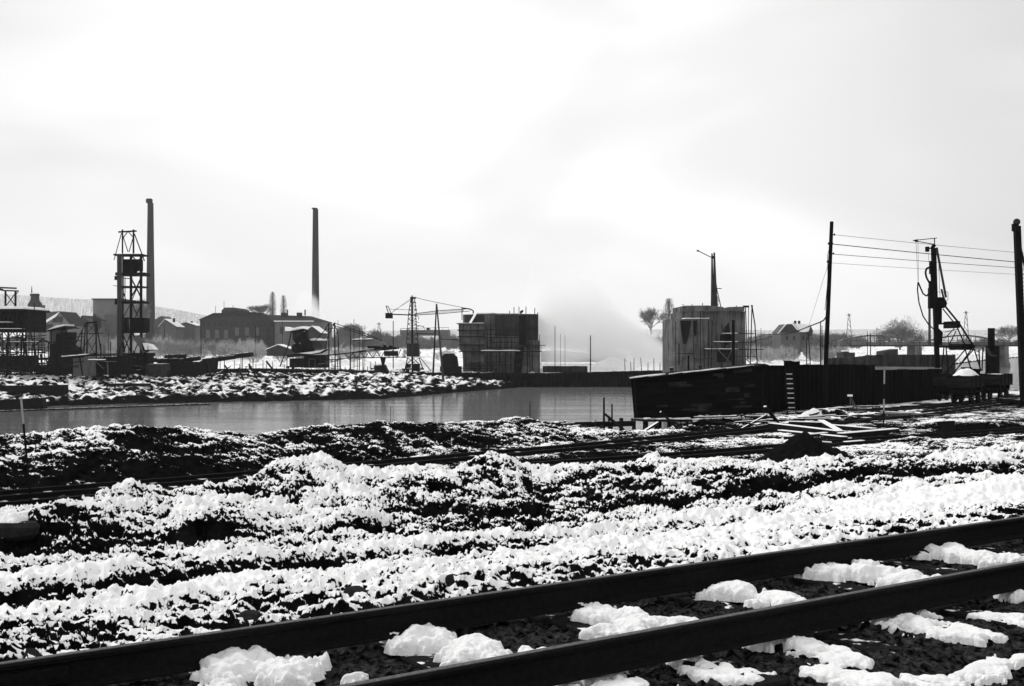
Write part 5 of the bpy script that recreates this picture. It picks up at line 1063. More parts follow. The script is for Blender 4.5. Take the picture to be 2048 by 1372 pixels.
for zf in (.33, .66, .93):
    p = A0.lerp(B0, zf)-nrm*.02; q = A1.lerp(B1, zf)-nrm*.02
    part(t, 'rail_board', PLANKW, lambda m: m.bar(p, q, .05, .10))
random.seed(17)
for i in range(34):
    f = random.uniform(.02, .9); L_ = random.uniform(.04, .16); zf = random.uniform(.06, .94); p = (A0+d01*f).lerp(B0+(B1-B0)*f, zf)-nrm*.012; q = (A0+d01*(f+L_)).lerp(B0+(B1-B0)*(f+L_), zf)-nrm*.012
    part(t, 'patch_board', mat('weathered_board', .022, .6, 2.5) if i % 2 else PLANKW, lambda m: m.bar(p, q, .03, random.uniform(.1, .24)))
for i in range(9):
    f = i*.11; p = A0+d01*f-nrm*.2+Vector((0, 0, -.02)); q = A0+d01*(f+random.uniform(.08, .13))-nrm*random.uniform(.16, .3)+Vector((0, 0, random.uniform(-.03, .05)))
    part(t, 'eaves_board', TIMBERX, lambda m: m.bar(p, q, .12, .05))
part(t, 'platform', TIMBER, lambda m: (m.bar(B0-nrm*.5+Vector((-.1,0,-.06)), B1-nrm*.5+Vector((0,0,-.06)), 1.1, .1)))
for f0, f1, o_ in ((.0, .03, .7), (.08, .17, .8), (.2, .33, .55), (.34, .36, .9), (.22, .28, 1.0), (.3, .5, .95), (.47, .6, .5), (.5, .53, .95), (.72, .76, .6)):
    p = B0+(B1-B0)*f0-nrm*o_; q = B0+(B1-B0)*f1-nrm*o_; p.z = q.z = min(p.z, q.z)+.03
    part(t, 'snow_strip', SNOW, lambda m: m.bar(p, q, .16, .05))
for i, f in enumerate([0, .08, .17, .26, .36, .46, .57, .68, .8, .92]):
    for g in (-.7, 1.6):
        p = B0+(B1-B0)*f+nrm*g; part(t, 'pile', TIMBERX, lambda m: m.tube(p+Vector((0,0,-1.5)), p+Vector((0,0,-.08)), .09, .09, 7))
part(t, 'brace', TIMBERX, lambda m: [WB(m, *q) for q in [((1345, 840, 51), (1382, 872, 49.5), .08), ((1290, 852, 50.5), (1306, 880, 49), .07), ((1405, 845, 52), (1380, 868, 50.5), .07)]])
sn = W(1380, 742, 53)
part(t, 'stove_pipe', CONCD, lambda m: (m.tube(W(1345, 750, 53.5), W(1343, 735, 53.5), .09, .09, 8), m.tube(W(1403, 742, 55), W(1400, 731, 55), .07, .07, 8)))
# near sheet pile cofferdam
t = empty('sheet_pile_wall', W(1700, 825, 63), 'tall black steel sheet pile wall on the near bank behind the utility pole', 'pile wall')
def wn(px, D, yt): p = W(px, yt, D); return (p.x, p.y, p.z, -4.3)
for seg, sd_ in (([wn(1528, 58.5, 731), wn(1570, 59.5, 731)], 1), ([wn(1568, 59.3, 722), wn(1600, 60.2, 722)], 2), ([wn(1600, 60.4, 729), wn(1690, 63.5, 729), wn(1750, 65.8, 730)], 3), ([wn(1750, 66, 739), wn(1800, 68, 739), wn(1884, 72, 738)], 4)):
    pilewall('w', seg, .42, .16, PILE, '', jag=.02, seed=sd_).build('piling', PILE, t)
part(t, 'fill', mat('icy_gravel', .10, .8, 1.2, bump=.6), lambda m: m.add([W(1750, 741, 66.3), W(1884, 741, 72.5), W(1884, 734, 92), W(1750, 733, 92)], [(0,1,2,3)]))
mb = MB(); 
t2 = empty('ladder', W(1582, 825, 57.5), 'steel ladder with snow on every rung leaning on the black pile wall', 'ladder')
for x0, x1 in ((1571, 1575.5), (1585, 1592)): part(t2, 'stringer', STEEL, lambda m: m.bar(W(x0, 738, 58.6), W(x1, 832, 57), .05, .05))
for i in range(9):
    y = 748+i*9.6; f = i/8; D_ = 58.5-1.3*f; xo = 4*f*1.3
    part(t2, 'rung', mat('snowy_rung', .6, .1, 5), lambda m: m.bar(W(1572+xo, y, D_-.06), W(1584+xo*1.4, y, D_-.06), .07, .045))
# utility pole and wires
t = empty('utility_pole', W(1648, 826, 58.5), 'tall black utility pole carrying four wires, rising in front of the pile wall', 'utility pole')
part(t, 'pole', STEEL, lambda m: m.tube(W(1647, 835, 58.5), W(1663.5, 443, 58.5), .125, .09, 10))
for x, y, sgn in ((1664, 470, 1), (1660, 488, -1), (1662, 508, 1), (1658, 524, -1), (1660, 488, 1)):
    part(t, 'insulator', STEEL, lambda m: (m.bar(W(x-1, y, 58.5), W(x+sgn*4+1, y-1, 58.5), .04), m.tube(W(x+sgn*4+1, y+1, 58.5), W(x+sgn*4+1, y-3, 58.5), .045, .03, 8)))
part(t, 'guy_wire', STEEL, lambda m: m.path([W(1657, 526, 58.5), W(1640, 580, 66), W(1617, 655, 80)], .008, 4))
part(t, 'slack_cable', STEEL, lambda m: m.path([W(1652, 634, 58.5), W(1648, 640, 59), W(1641, 644, 61), W(1620, 652, 70), W(1595, 662, 85), W(1570, 668, 100), W(1522, 669, 130)], .035, 5))
part(t, 'down_cable', STEEL, lambda m: m.path([W(1661, 488, 58.4), W(1655, 510, 58.3), W(1655.5, 560, 58.2), W(1650, 620, 58.2)], .014, 4))
for i, (y0, y1, r, lab) in enumerate([(469, 506, .010, 'topmost thin overhead wire'), (488, 525, .020, 'thickest overhead wire, second from the top'), (508, 536, .014, 'third overhead wire from the top'), (526, 549, .008, 'lowest and faintest overhead wire')]):
    pts = []
    for k in range(25):
        f = k/24; px = 1664+f*900; D_ = 58.5+f*12; yl = y0+(y1-y0)*(px-1664)/384; sag = 16*f*(1-f)
        pts.append(W(px, yl+sag*.5-4*f*f*2, D_))
    mb = MB(); mb.path(pts, r, 5); one('overhead_wire', mb, STEEL, W(1664, y0, 58.5), lab+' running from the utility pole to the right', 'wire', 'overhead wires')
# pile driver
D = 85
t = T('pile_driver', 1905, 770, D, 'black pile driving rig with raking braces and hanging hoses behind the wagons', 'pile driver')
part(t, 'leader', STEEL, lambda m: (m.bar(P(1876, 782, D), P(1867, 496, D), pxm(8, D), pxm(9, D)), strut(m, D, [(1864, 497), (1869, 489)], 6)))
part(t, 'head_arm', STEEL, lambda m: (strut(m, D, [(1826, 481), (1865, 488)], 1.5), strut(m, D, [(1826, 481), (1874, 476)], 1.5), strut(m, D, [(1869, 490), (1869, 477)], 1.6), slab(m, 1831, 1835, 479, 484, D, .2, -.1), slab(m, 1853, 1859, 493, 503, D, .3), strut(m, D, [(1858, 497), (1866, 496)], 2.4)))
part(t, 'hammer', STEEL, lambda m: (slab(m, 1857, 1868, 576, 617, D, .45, -.3), m.tube(P(1860, 562, D), P(1862, 578, D), .09, .16, 8), slab(m, 1860, 1869, 522, 548, D, .3, -.1), m.tube(P(1863, 548, D), P(1863, 575, D), .06, .06, 6)))
part(t, 'hose', STEEL, lambda m: (m.path([P(x, y, D-.3) for x, y in [(1863, 533), (1853, 537), (1851, 545), (1853, 555), (1860, 568), (1861, 580)]], .07, 7), m.path([P(x, y, D-.3) for x, y in [(1836, 564), (1840, 573), (1846, 587), (1853, 592), (1860, 585)]], .055, 7), m.path([P(x, y, D-.3) for x, y in [(1836, 564), (1835, 580), (1838, 605), (1846, 632), (1858, 650), (1871, 661)]], .045, 7)))
part(t, 'hoist_rope', STEEL, lambda m: (m.tube(P(1832, 484, D), P(1836, 562, D), .012, .012, 4), m.tube(P(1836, 484, D), P(1837, 562, D), .012, .012, 4), m.tube(P(1856, 503, D), P(1862, 560, D), .012, .012, 4)))
part(t, 'back_stay', mat('grey_steel', .045), lambda m: (strut(m, D, [(1873, 495), (1892, 595)], 3.6, .5), strut(m, D, [(1876, 497), (1882, 640)], .8, .8)))
part(t, 'cage', STEEL, lambda m: (strut(m, D, [(1874, 584), (1896, 584)], .8, .4), strut(m, D, [(1896, 584), (1896, 600)], .8, .4), strut(m, D, [(1874, 600), (1896, 600)], 1, .4), strut(m, D, [(1883, 578), (1888, 600)], 3, .4), strut(m, D, [(1890, 584), (1890, 600)], .7, 1.4)))
part(t, 'winch', STEEL, lambda m: (slab(m, 1874, 1892, 594, 616, D, .9, .3), m.tube(P(1884, 607, D), P(1884, 607, D+1.2), .35, .35, 10), slab(m, 1878, 1889, 616, 648, D, .5, .5), m.prism([P(1876, 655, D+.3), P(1886, 665, D+.3), P(1884, 690, D+.3), P(1878, 690, D+.3)], .4)))
for dd in (0, 2.6):
    part(t, 'raking_brace', STEEL, lambda m: (strut(m, D, [(1880, 600), (1917, 645), (1949, 695)], 3, dd), strut(m, D, [(1886, 618), (1912, 650), (1932, 695)], 2, dd)))
part(t, 'cross_frame', STEEL, lambda m: (strut(m, D, [(1874, 648), (1920, 645)], 3.4), strut(m, D, [(1874, 648), (1920, 645)], 3, 2.6), strut(m, D, [(1872, 694), (1950, 692)], 3.2), strut(m, D, [(1872, 694), (1950, 692)], 3, 2.6), strut(m, D, [(1891, 676), (1916, 648)], 1.6), strut(m, D, [(1890, 664), (1918, 658)], 1.4), strut(m, D, [(1898, 690), (1912, 662)], 1.6), slab(m, 1924, 1948, 688, 700, D, 2.4, .1), slab(m, 1912, 1921, 642, 656, D, 2.4, .1)))
for x0, y0, x1, y1, dd in ((1948, 698, 1898, 756, 0), (1932, 697, 1886, 752, 0), (1930, 697, 1943, 742, 0), (1948, 697, 1962, 742, 1), (1944, 697, 1908, 746, 2.6), (1958, 700, 1960, 742, 2.6), (1966, 694, 1964, 742, 2.6), (1892, 694, 1898, 756, 1.2), (1888, 694, 1882, 752, 1.2)):
    part(t, 'leg', STEEL, lambda m: strut(m, D, [(x0, y0), (x1, y1)], 2.0, dd))
part(t, 'base_frame', STEEL, lambda m: (slab(m, 1880, 1970, 752, 762, D, 3.6, -.4), slab(m, 1938, 1950, 735, 752, D, 1, .5), slab(m, 1956, 1966, 738, 752, D, 1, .5), slab(m, 1874, 1884, 748, 782, D, 3.4, -.3)))
D = 84
t = T('steam_boiler', 1985, 776, D, 'upright black cylindrical boiler with a square stack behind the tip wagons', 'boiler')
part(t, 'shell', STEEL, lambda m: m.tube(P(1985, 780, D+.5), P(1985, 692, D+.5), pxm(13.5, D), pxm(13.5, D), 20), smooth=False)
part(t, 'stack', STEEL, lambda m: slab(m, 1981.5, 1992, 656, 696, D, .35, .2)); part(t, 'hood', mat('grey_steel', .045), lambda m: m.prism([P(1971, 694, D-.1), P(1976, 694, D-.1), P(1984, 708, D-.1), P(1996, 711, D-.1), P(1988, 714, D-.1), P(1978, 711, D-.1)], .1)); part(t, 'valve', STEEL, lambda m: slab(m, 1998, 2001, 739, 743, D, .3, .3))
# second driver at the right edge
D = 62
t = T('pile_driver', 2041, 806, D, 'second pile driving rig cut by the right edge, only its leaning leader and ladder showing', 'pile driver')
part(t, 'leader', STEEL, lambda m: m.bar(P(2048, 812, D), P(2034, 452, D), pxm(11, D), pxm(12, D)))
part(t, 'sheave', mat('grey_steel', .045), lambda m: m.tube(P(2033.5, 444, D), P(2033.5, 444, D+.3), pxm(7, D), pxm(7, D), 14)); part(t, 'head_block', STEEL, lambda m: slab(m, 2027, 2037, 447, 462, D, .3, -.05))
part(t, 'stay', STEEL, lambda m: (strut(m, D, [(2036, 470), (2042, 500), (2075, 640)], 3.6, .6),))
part(t, 'ladder', STEEL, lambda m: (strut(m, D, [(2044, 536), (2051, 800)], 1, .2), strut(m, D, [(2054, 536), (2061, 800)], 1, .2), [strut(m, D, [(2044+(y-536)*.026, y), (2055+(y-536)*.026, y)], 1.2, .2) for y in range(540, 800, 8)]))
part(t, 'rear_leg', STEEL, lambda m: strut(m, D, [(2060, 580), (2130, 812)], 5, 1)); part(t, 'base_frame', STEEL, lambda m: slab(m, 2036, 2140, 800, 812, D, 3, -.3))
# tip wagons
TRK_3 = [gp(*p) for p in [(1730, 826), (1850, 817), (1935, 809), (2048, 796), (2240, 779)]]
def wagon(px, D, label, load, rz):
    c = W(px, HY+3.08*F/D, D); t = empty('tip_wagon', (0, 0, 0), label, 'wagon', 'muck wagons in a row')
    def bx_(n, m_, *a, **k): mb = MB(); [mb.box(*q) for q in a]; return mb.build(n, m_, t, **k)
    b = bx_('body', mat('wagon_boards', .014, .6, 3, stretch=(.3, .3, 2)), ((0, 0, .98), 2.0, 1.2, .09))
    bm = MB()
    for s in (-1, 1): bm.box((0, s*.6, 1.15), 2.06, .05, .62); bm.box((s*1.02, 0, 1.15), .05, 1.2, .62)
    bm.build('side_boards', mat('wagon_boards', .014), t)
    for x in (-.95, -.35, .35, .95):
        for s in (-1, 1): rm = MB(); rm.box((x, s*.64, 1.15), .07, .04, .64); rm.build('iron_strap', STEEL, t)
    bx_('underframe', STEEL, ((0, .35, .62), 2.1, .12, .16), ((0, -.35, .62), 2.1, .12, .16), ((1.05, 0, .62), .12, .9, .18), ((-1.05, 0, .62), .12, .9, .18), ((0, 0, .75), .2, 1.0, .3), ((.55, 0, .5), .3, 1.0, .2), ((-.55, 0, .5), .3, 1.0, .2), ((.8, 0, .8), .12, 1.1, .3), ((-.8, 0, .8), .12, 1.1, .3))
    for x in (-.55, .55):
        for s in (-1, 1):
            mb = MB(); mb.tube((x, s*.42, .29), (x, s*.50, .29), .29, .29, 18); mb.tube((x, s*.40, .29), (x, s*.42, .29), .32, .32, 18); mb.tube((x, s*.36, .29), (x, s*.56, .29), .06, .06, 8); mb.build('wheel', STEEL, t)
    bx_('coupling', STEEL, ((1.2, 0, .6), .2, .1, .1), ((-1.2, 0, .6), .2, .1, .1))
    if load:
        n = 24; s = np.linspace(-1, 1, n); A, B = np.meshgrid(s, s)
        z = 1.40+load*np.clip(1-.8*(A*A+B*B), 0, 1)+.05*perlin(A*3+px, B*3, 3)+.03*perlin(A*8+px, B*8, 4)
        vs = [(A[i,j]*.99, B[i,j]*.57, z[i,j]) for i in range(n) for j in range(n)]
        MB().add(vs, [(i*n+j, i*n+j+1, (i+1)*n+j+1, (i+1)*n+j) for i in range(n-1) for j in range(n-1)]).build('load', mat('snowy_spoil', .02, .5, 5, snow=1.0, snowth=.5), t, smooth=True)
    t.location = (c.x, c.y, -3.06); t.rotation_euler = (0, 0, rz); return t
dr_ = math.atan2(TRK_3[3][1]-TRK_3[2][1], TRK_3[3][0]-TRK_3[2][0])
def on3(px):
    (ax, ay), (bx, by) = TRK_3[2], TRK_3[3]; k = (px-HX)/F; t_ = (ax-k*ay)/((k*(by-ay))-(bx-ax)); return ay+(by-ay)*t_
CN3 = offs(TRK_3, GAUGE/2)
for px, lab, ld in ((1932, 'front wooden tip wagon heaped with snowy spoil, left one of the row', .42), (1990, 'wooden tip wagon behind the heaped one, right one of the row, level load', .05), (1902, 'dark wagon partly hidden at the left of the heaped wagon', 0)):
    D_ = on3(px)+(.8 if px != 1902 else 5.5); wagon(px, D_, lab, ld, dr_)
# narrow tracks
def track(pl, label, off0=0, n0=0):
    # resample
    P_ = [Vector((*p, 0)) for p in pl]; seg = [0]
    for a, b in zip(P_[:-1], P_[1:]): seg.append(seg[-1]+(b-a).length)
    S_ = np.arange(0, seg[-1], .6); X_ = np.interp(S_, seg, [p.x for p in P_]); Y_ = np.interp(S_, seg, [p.y for p in P_])
    k = np.ones(7)/7; X_ = np.concatenate([X_[:3], np.convolve(X_, k, 'valid'), X_[-3:]]); Y_ = np.concatenate([Y_[:3], np.convolve(Y_, k, 'valid'), Y_[-3:]])
    c = [(x, y) for x, y in zip(X_, Y_)]; z0 = -3.14
    t = empty('railway_track', (c[len(c)//2][0], c[len(c)//2][1], z0), label, 'railway track', 'railway tracks on the site')
    for o_ in (0, GAUGE): rail_mb(offs(c, o_), z0, .13, .032, .05).build('rail', RUST, t)
    cc = offs(c, GAUGE/2); random.seed(len(c)); cnt = 0
    i = 1
    while i < len(cc)-1 and cnt < 90:
        a = math.atan2(cc[i+1][1]-cc[i-1][1], cc[i+1][0]-cc[i-1][0])+math.pi/2+random.uniform(-.06, .06)
        mb = MB(); mb.box((cc[i][0], cc[i][1], z0-.03+random.uniform(-.01, .03)), 1.5, .17, .1, a); mb.build('sleeper', TIMBER, t); i += 2 if random.random() < .7 else 1; cnt += 1
    return t
track(TRK_NEAR, 'narrow dark track half buried in snow along the foot of the spoil ridge')
track(TRK_FAR, 'second narrow track running behind the nearer one towards the wagons')
track(TRK_3, 'short narrow track under the tip wagons')
# ranging rods, posts
def rod(px0, py0, px1, py1, D, bands, label, r=.022):
    t = empty('ranging_rod', W(px1, py1, D), label, 'ranging rod')
    a, b = W(px0, py0, D), W(px1, py1, D)
    for i, (f0, f1, w_) in enumerate(bands): part(t, 'band', mat('white_paint', .3, .1, 5) if w_ else STEEL, lambda m: m.tube(a.lerp(b, f0), a.lerp(b, f1), r, r, 7))
    return t
rod(42, 795, 62, 1005, 22.5, [(0, .25, True), (.25, .66, False), (.66, 1, False)], 'banded ranging rod stuck in the bank at the left edge', .02)
rod(1769, 740, 1767, 856, 45.5, [(0, .24, True), (.24, .5, False), (.5, .7, True), (.7, 1, False)], 'banded ranging rod in front of the black pile wall', .03)
for x, y0, y1, D_, wd, lab in ((1208, 795, 884, 44, 5, 'taller of two dark posts left of the timber box house'), (1224, 808, 884, 44.5, 4, 'shorter of two dark posts left of the timber box house'), (781, 812, 858, 38, 1.4, 'thin stick on the bank in front of the river, left of centre'), (1060, 803, 852, 43, 2.2, 'short stake on the river bank right of centre'), (1752, 745, 828, 58, 1.6, 'thin rod leaning on the black pile wall'), (268, 745, 790, 176, 1.5, 'thin stake on the far shore below the headframe'), (231, 760, 790, 176, 1.3, 'second thin stake on the far shore below the headframe')):
    post(x, y0, y1, D_, wd, lab, 'post', m=STEEL)
for a, b, lab in (((1210, 828, 44), (1262, 872, 43), 'dark plank slanting down from the two posts'), ((1185, 880, 43), (1206, 850, 44), 'dark stick leaning on the taller of the two posts')):
    mb = MB(); WB(mb, a, b, .08, .06); one('leaning_plank', mb, TIMBERX, W(*b), lab, 'plank')
t = empty('dredge_pipe', W(1180, 848, 46.5), 'black pipe with a flange lying along the bank between the posts and the river', 'pipe')
part(t, 'tube', STEEL, lambda m: m.tube(W(1085, 851, 46), W(1268, 847, 47.5), .11, .11, 12)); 
for x in (1128, 1190): part(t, 'flange', STEEL, lambda m: m.tube(W(x, 850, 46.4), W(x+4, 850, 46.4), .19, .19, 14))
t = empty('surveyor_tripod', W(1706, 822, 56), 'spindly tripod standing in the snow in front of the pile wall', 'tripod')
for a in ((1697, 822), (1715, 824), (1706, 820)): part(t, 'leg', TIMBERL, lambda m: m.bar(W(1701, 794, 56), W(a[0]+3, a[1], 56), .04, .04))
part(t, 'head', SNOW, lambda m: m.box(W(1700, 791, 56), .22, .1, .09))
# timber stack
BEAM = mat('snowy_beam', .012, .5, 2, snow=1.0, snowth=.55, bump=.2)
def beam(a, b, wd, label, group=None, name='timber_beam', cat='beam', ht=None):
    mb = MB(); mb.bar(W(*a), W(*b), wd, ht or wd); c = (W(*a)+W(*b))/2
    o = one(name, mb, BEAM, c, label, cat, group, bevel=.02); return o
for a, b, wd, lab in [((1540, 852, 43), (1682, 869, 40), .26, 'longest squared beam of the stack, sloping down to the right'), ((1642, 846, 46.5), (1678, 867, 41), .26, 'thick white topped beam lying across the top of the stack'),
    ((1680, 874, 39.7), (1792, 864, 42), .28, 'thick beam pointing right from the stack, with a grey sawn side'), ((1578, 848, 46), (1645, 850, 45.5), .24, 'beam at the back left of the stack'), ((1572, 878, 38.5), (1652, 870, 40), .2, 'low beam under the front of the stack'),
    ((1660, 854, 45), (1750, 862, 42.5), .22, 'beam at the back right of the stack'), ((1560, 866, 42), (1690, 880, 38.5), .24, 'dark beam under the longest one'), ((1690, 889, 38), (1726, 886, 38.5), .2, 'short log end in front of the stack'),
    ((1530, 886, 38), (1604, 876, 39.5), .12, 'flat board left of the dark heap'), ((1602, 884, 37.5), (1664, 888, 37.3), .14, 'flat board just behind the dark heap'), ((1620, 830, 52), (1660, 818, 54), .1, 'board raised on the rubble below the ladder')]:
    beam(a, b, wd, lab)
random.seed(21)
b0 = None
for i in range(40):
    px = random.uniform(1545, 1870); py = random.uniform(812, 848)-(px-1545)*.03; D_ = 3.05*F/(py-HY); p = W(px, py, D_)
    if b0 is None:
        mb = MB(); mb.box(p, 1.9, .16, .07); b0 = one('loose_board', mb, BEAM, p, 'loose snow covered board scattered before the black pile wall', 'board', 'loose boards before the pile wall')
    c = copy_tree(b0) if i else b0
    c.location = (p.x, p.y, gz(p.x, p.y)+random.uniform(.04, .14)); c.rotation_euler = (random.uniform(-.05, .05), random.uniform(-.06, .06), R(random.choice([8, 20, 30, 35, 40, 60, -15])+random.uniform(-8, 8))); c.scale = (random.uniform(.5, 1.7), random.uniform(.8, 1.7), 1)
    
heap('coal_heap', 1612, 926, 29.2, 1.25, .9, .9, 'smooth black heap with bare top in front of the timber stack', COAL, 4)
heap('rubble_pile', 1625, 838, 53, .8, .7, .55, 'small snowy rubble pile at the foot of the ladder', mat('snowy_spoil', .02, .5, 5, snow=1.0, snowth=.5), 8)
t = empty('timber_tub', W(1893, 880, 39), 'dark square tub standing in the snow right of the timber stack', 'tub')
part(t, 'body', TIMBERX, lambda m: m.hexa([W(1877, 880, 38.7), W(1912, 878, 38.7), W(1912, 877, 39.3), W(1877, 879, 39.3)], [W(1874, 845, 38.7), W(1909, 843, 38.7), W(1909, 842, 39.3), W(1874, 844, 39.3)]))
part(t, 'rim', STEEL, lambda m: m.hexa([W(1873, 847, 38.68), W(1910, 845, 38.68), W(1910, 844, 39.35), W(1873, 846, 39.35)], [W(1873, 843.5, 38.68), W(1910, 841.5, 38.68), W(1910, 841, 39.35), W(1873, 843, 39.35)]))
# snow capped block at the left edge
t = empty('stone_block', W(40, 1085, 16.2), 'large dark block with a thick snow cap at the left edge', 'stone block')
part(t, 'stone', mat('dark_stone', .02), lambda m: m.hexa([W(-40, 1092, 15.9), W(72, 1078, 15.9), W(90, 1070, 17), W(-20, 1080, 17)], [W(-44, 1048, 15.9), W(80, 1046, 15.9), W(84, 1034, 17), W(-20, 1036, 17)]), bevel=.06)
cx = W(22, 1036, 16.5); o = clump('snow_cover', (cx.x, cx.y, cx.z-.01), .62, .5, .13, -.1, 77, 'x'); o.parent = t; o.location = Vector(o.location)-Vector(t.location)
for k in ('label', 'category'): 
    if k in o: del o[k]
# far shore: boom and sunken retaining boards
t = T('floating_boom', 250, 822, 148, 'long low dark boom of planks floating along the far shore at left', 'boom')
part(t, 'plank_row', TIMBER, lambda m: [m.bar(W(x, 826-(x+60)*.035, 8.0*F/(136-(x+60)*.035)), W(x+22, 825-(x+60)*.035, 8.0*F/(135-(x+60)*.035)), .5, .35) for x in range(-60, 400, 24)])
one('quay_board', MB().prism([P(-60, 797, 165), P(-60, 773, 165), P(128, 770, 165), P(130, 786, 165), P(126, 792, 165)], 1.5), TIMBERX, P(60, 797, 165), 'long black board wall holding the far bank at the left edge', 'retaining wall')
one('quay_board', MB().prism([P(-40, 828, 147), P(0, 800, 147), P(84, 796, 147), P(88, 822, 147)], 1.2), TIMBERX, P(40, 828, 147), 'dark board screen standing in the water by the left edge', 'retaining wall')
t = T('stage', 230, 790, 178, 'low dark timber landing stage at the far shore below the headframe', 'landing stage')
part(t, 'deck', TIMBERX, lambda m: (slab(m, 210, 290, 768, 772, 180, 3), slab(m, 208, 268, 778, 784, 176, 2))); 
for x in (214, 230, 248, 270): part(t, 'pile', TIMBERX, lambda m: strut(m, 178, [(x, 768), (x, 800)], 2.4))

# debris at the foot of the tank house and before the wall
random.seed(91)
for i in range(26):
    px = random.uniform(1270, 1560); D_ = random.uniform(44.5, 51.5); x = (px-HX)/F*D_
    c = copy_tree(b0); relabel_ = 'loose board lying among the piles below the timber box house'; c['label'] = relabel_; c['group'] = 'boards below the timber box house'
    c.location = (x, D_, gz(x, D_)+random.uniform(.05, .35)); c.rotation_euler = (random.uniform(-.1, .1), random.choice([0, 0, .2, -.5, .7])+random.uniform(-.1, .1), random.uniform(-.6, 1.0)); c.scale = (random.uniform(.3, 1.0), 1, random.uniform(.7, 1.4))
for i in range(7):
    px = random.uniform(1100, 1260); D_ = random.uniform(41.5, 45); x = (px-HX)/F*D_
    c = copy_tree(b0); c['label'] = 'short board lying on the bank near the two dark posts'; c['group'] = 'boards near the two dark posts'
    c.location = (x, D_, gz(x, D_)+.07); c.rotation_euler = (0, random.uniform(-.1, .1), random.uniform(-.5, 1.0)); c.scale = (random.uniform(.3, .7), 1, 1)
# ================================================================ trees and bushes
def grow(mb, p, d, L, r, depth, rs, tw, kind):
    n = 3; pts = [p]; q = Vector(p); dd = Vector(d)
    for i in range(n):
        dd = (dd+Vector((rs.uniform(-1, 1), rs.uniform(-1, 1), rs.uniform(-.4, .9)))*(.13 if kind != 'poplar' else .06)).normalized(); q = q+dd*(L/n); pts.append(q)
    for i, (a, b) in enumerate(zip(pts[:-1], pts[1:])): mb.tube(a, b, r*(1-.25*i/n), r*(1-.25*(i+1)/n), 4 if depth > 2 else 3, caps=False)
    if depth == 0:
        for k in range(5):
            e = pts[rs.randint(1, n)]; v = (dd+Vector((rs.uniform(-1, 1), rs.uniform(-1, 1), rs.uniform(-.5, 1)))*.9).normalized()*L*.9
            w_ = v.cross(Vector((rs.uniform(-1, 1), rs.uniform(-1, 1), .2))).normalized()*r*1.1; tw.add([e-w_, e+w_, e+v], [(0, 1, 2)])
        return
    m = {'round': 4, 'poplar': 4, 'bush': 4}[kind]
    for k in range(m):
        e = pts[-1] if k < 2 else pts[rs.randint(1, n)]; sp = .75 if kind != 'poplar' else .28
        v = (dd+Vector((rs.uniform(-1, 1), rs.uniform(-1, 1), rs.uniform(-.5, .7)))*sp).normalized()
        grow(mb, e, v, L*rs.uniform(.62, .82), r*.6, depth-1, rs, tw, kind)
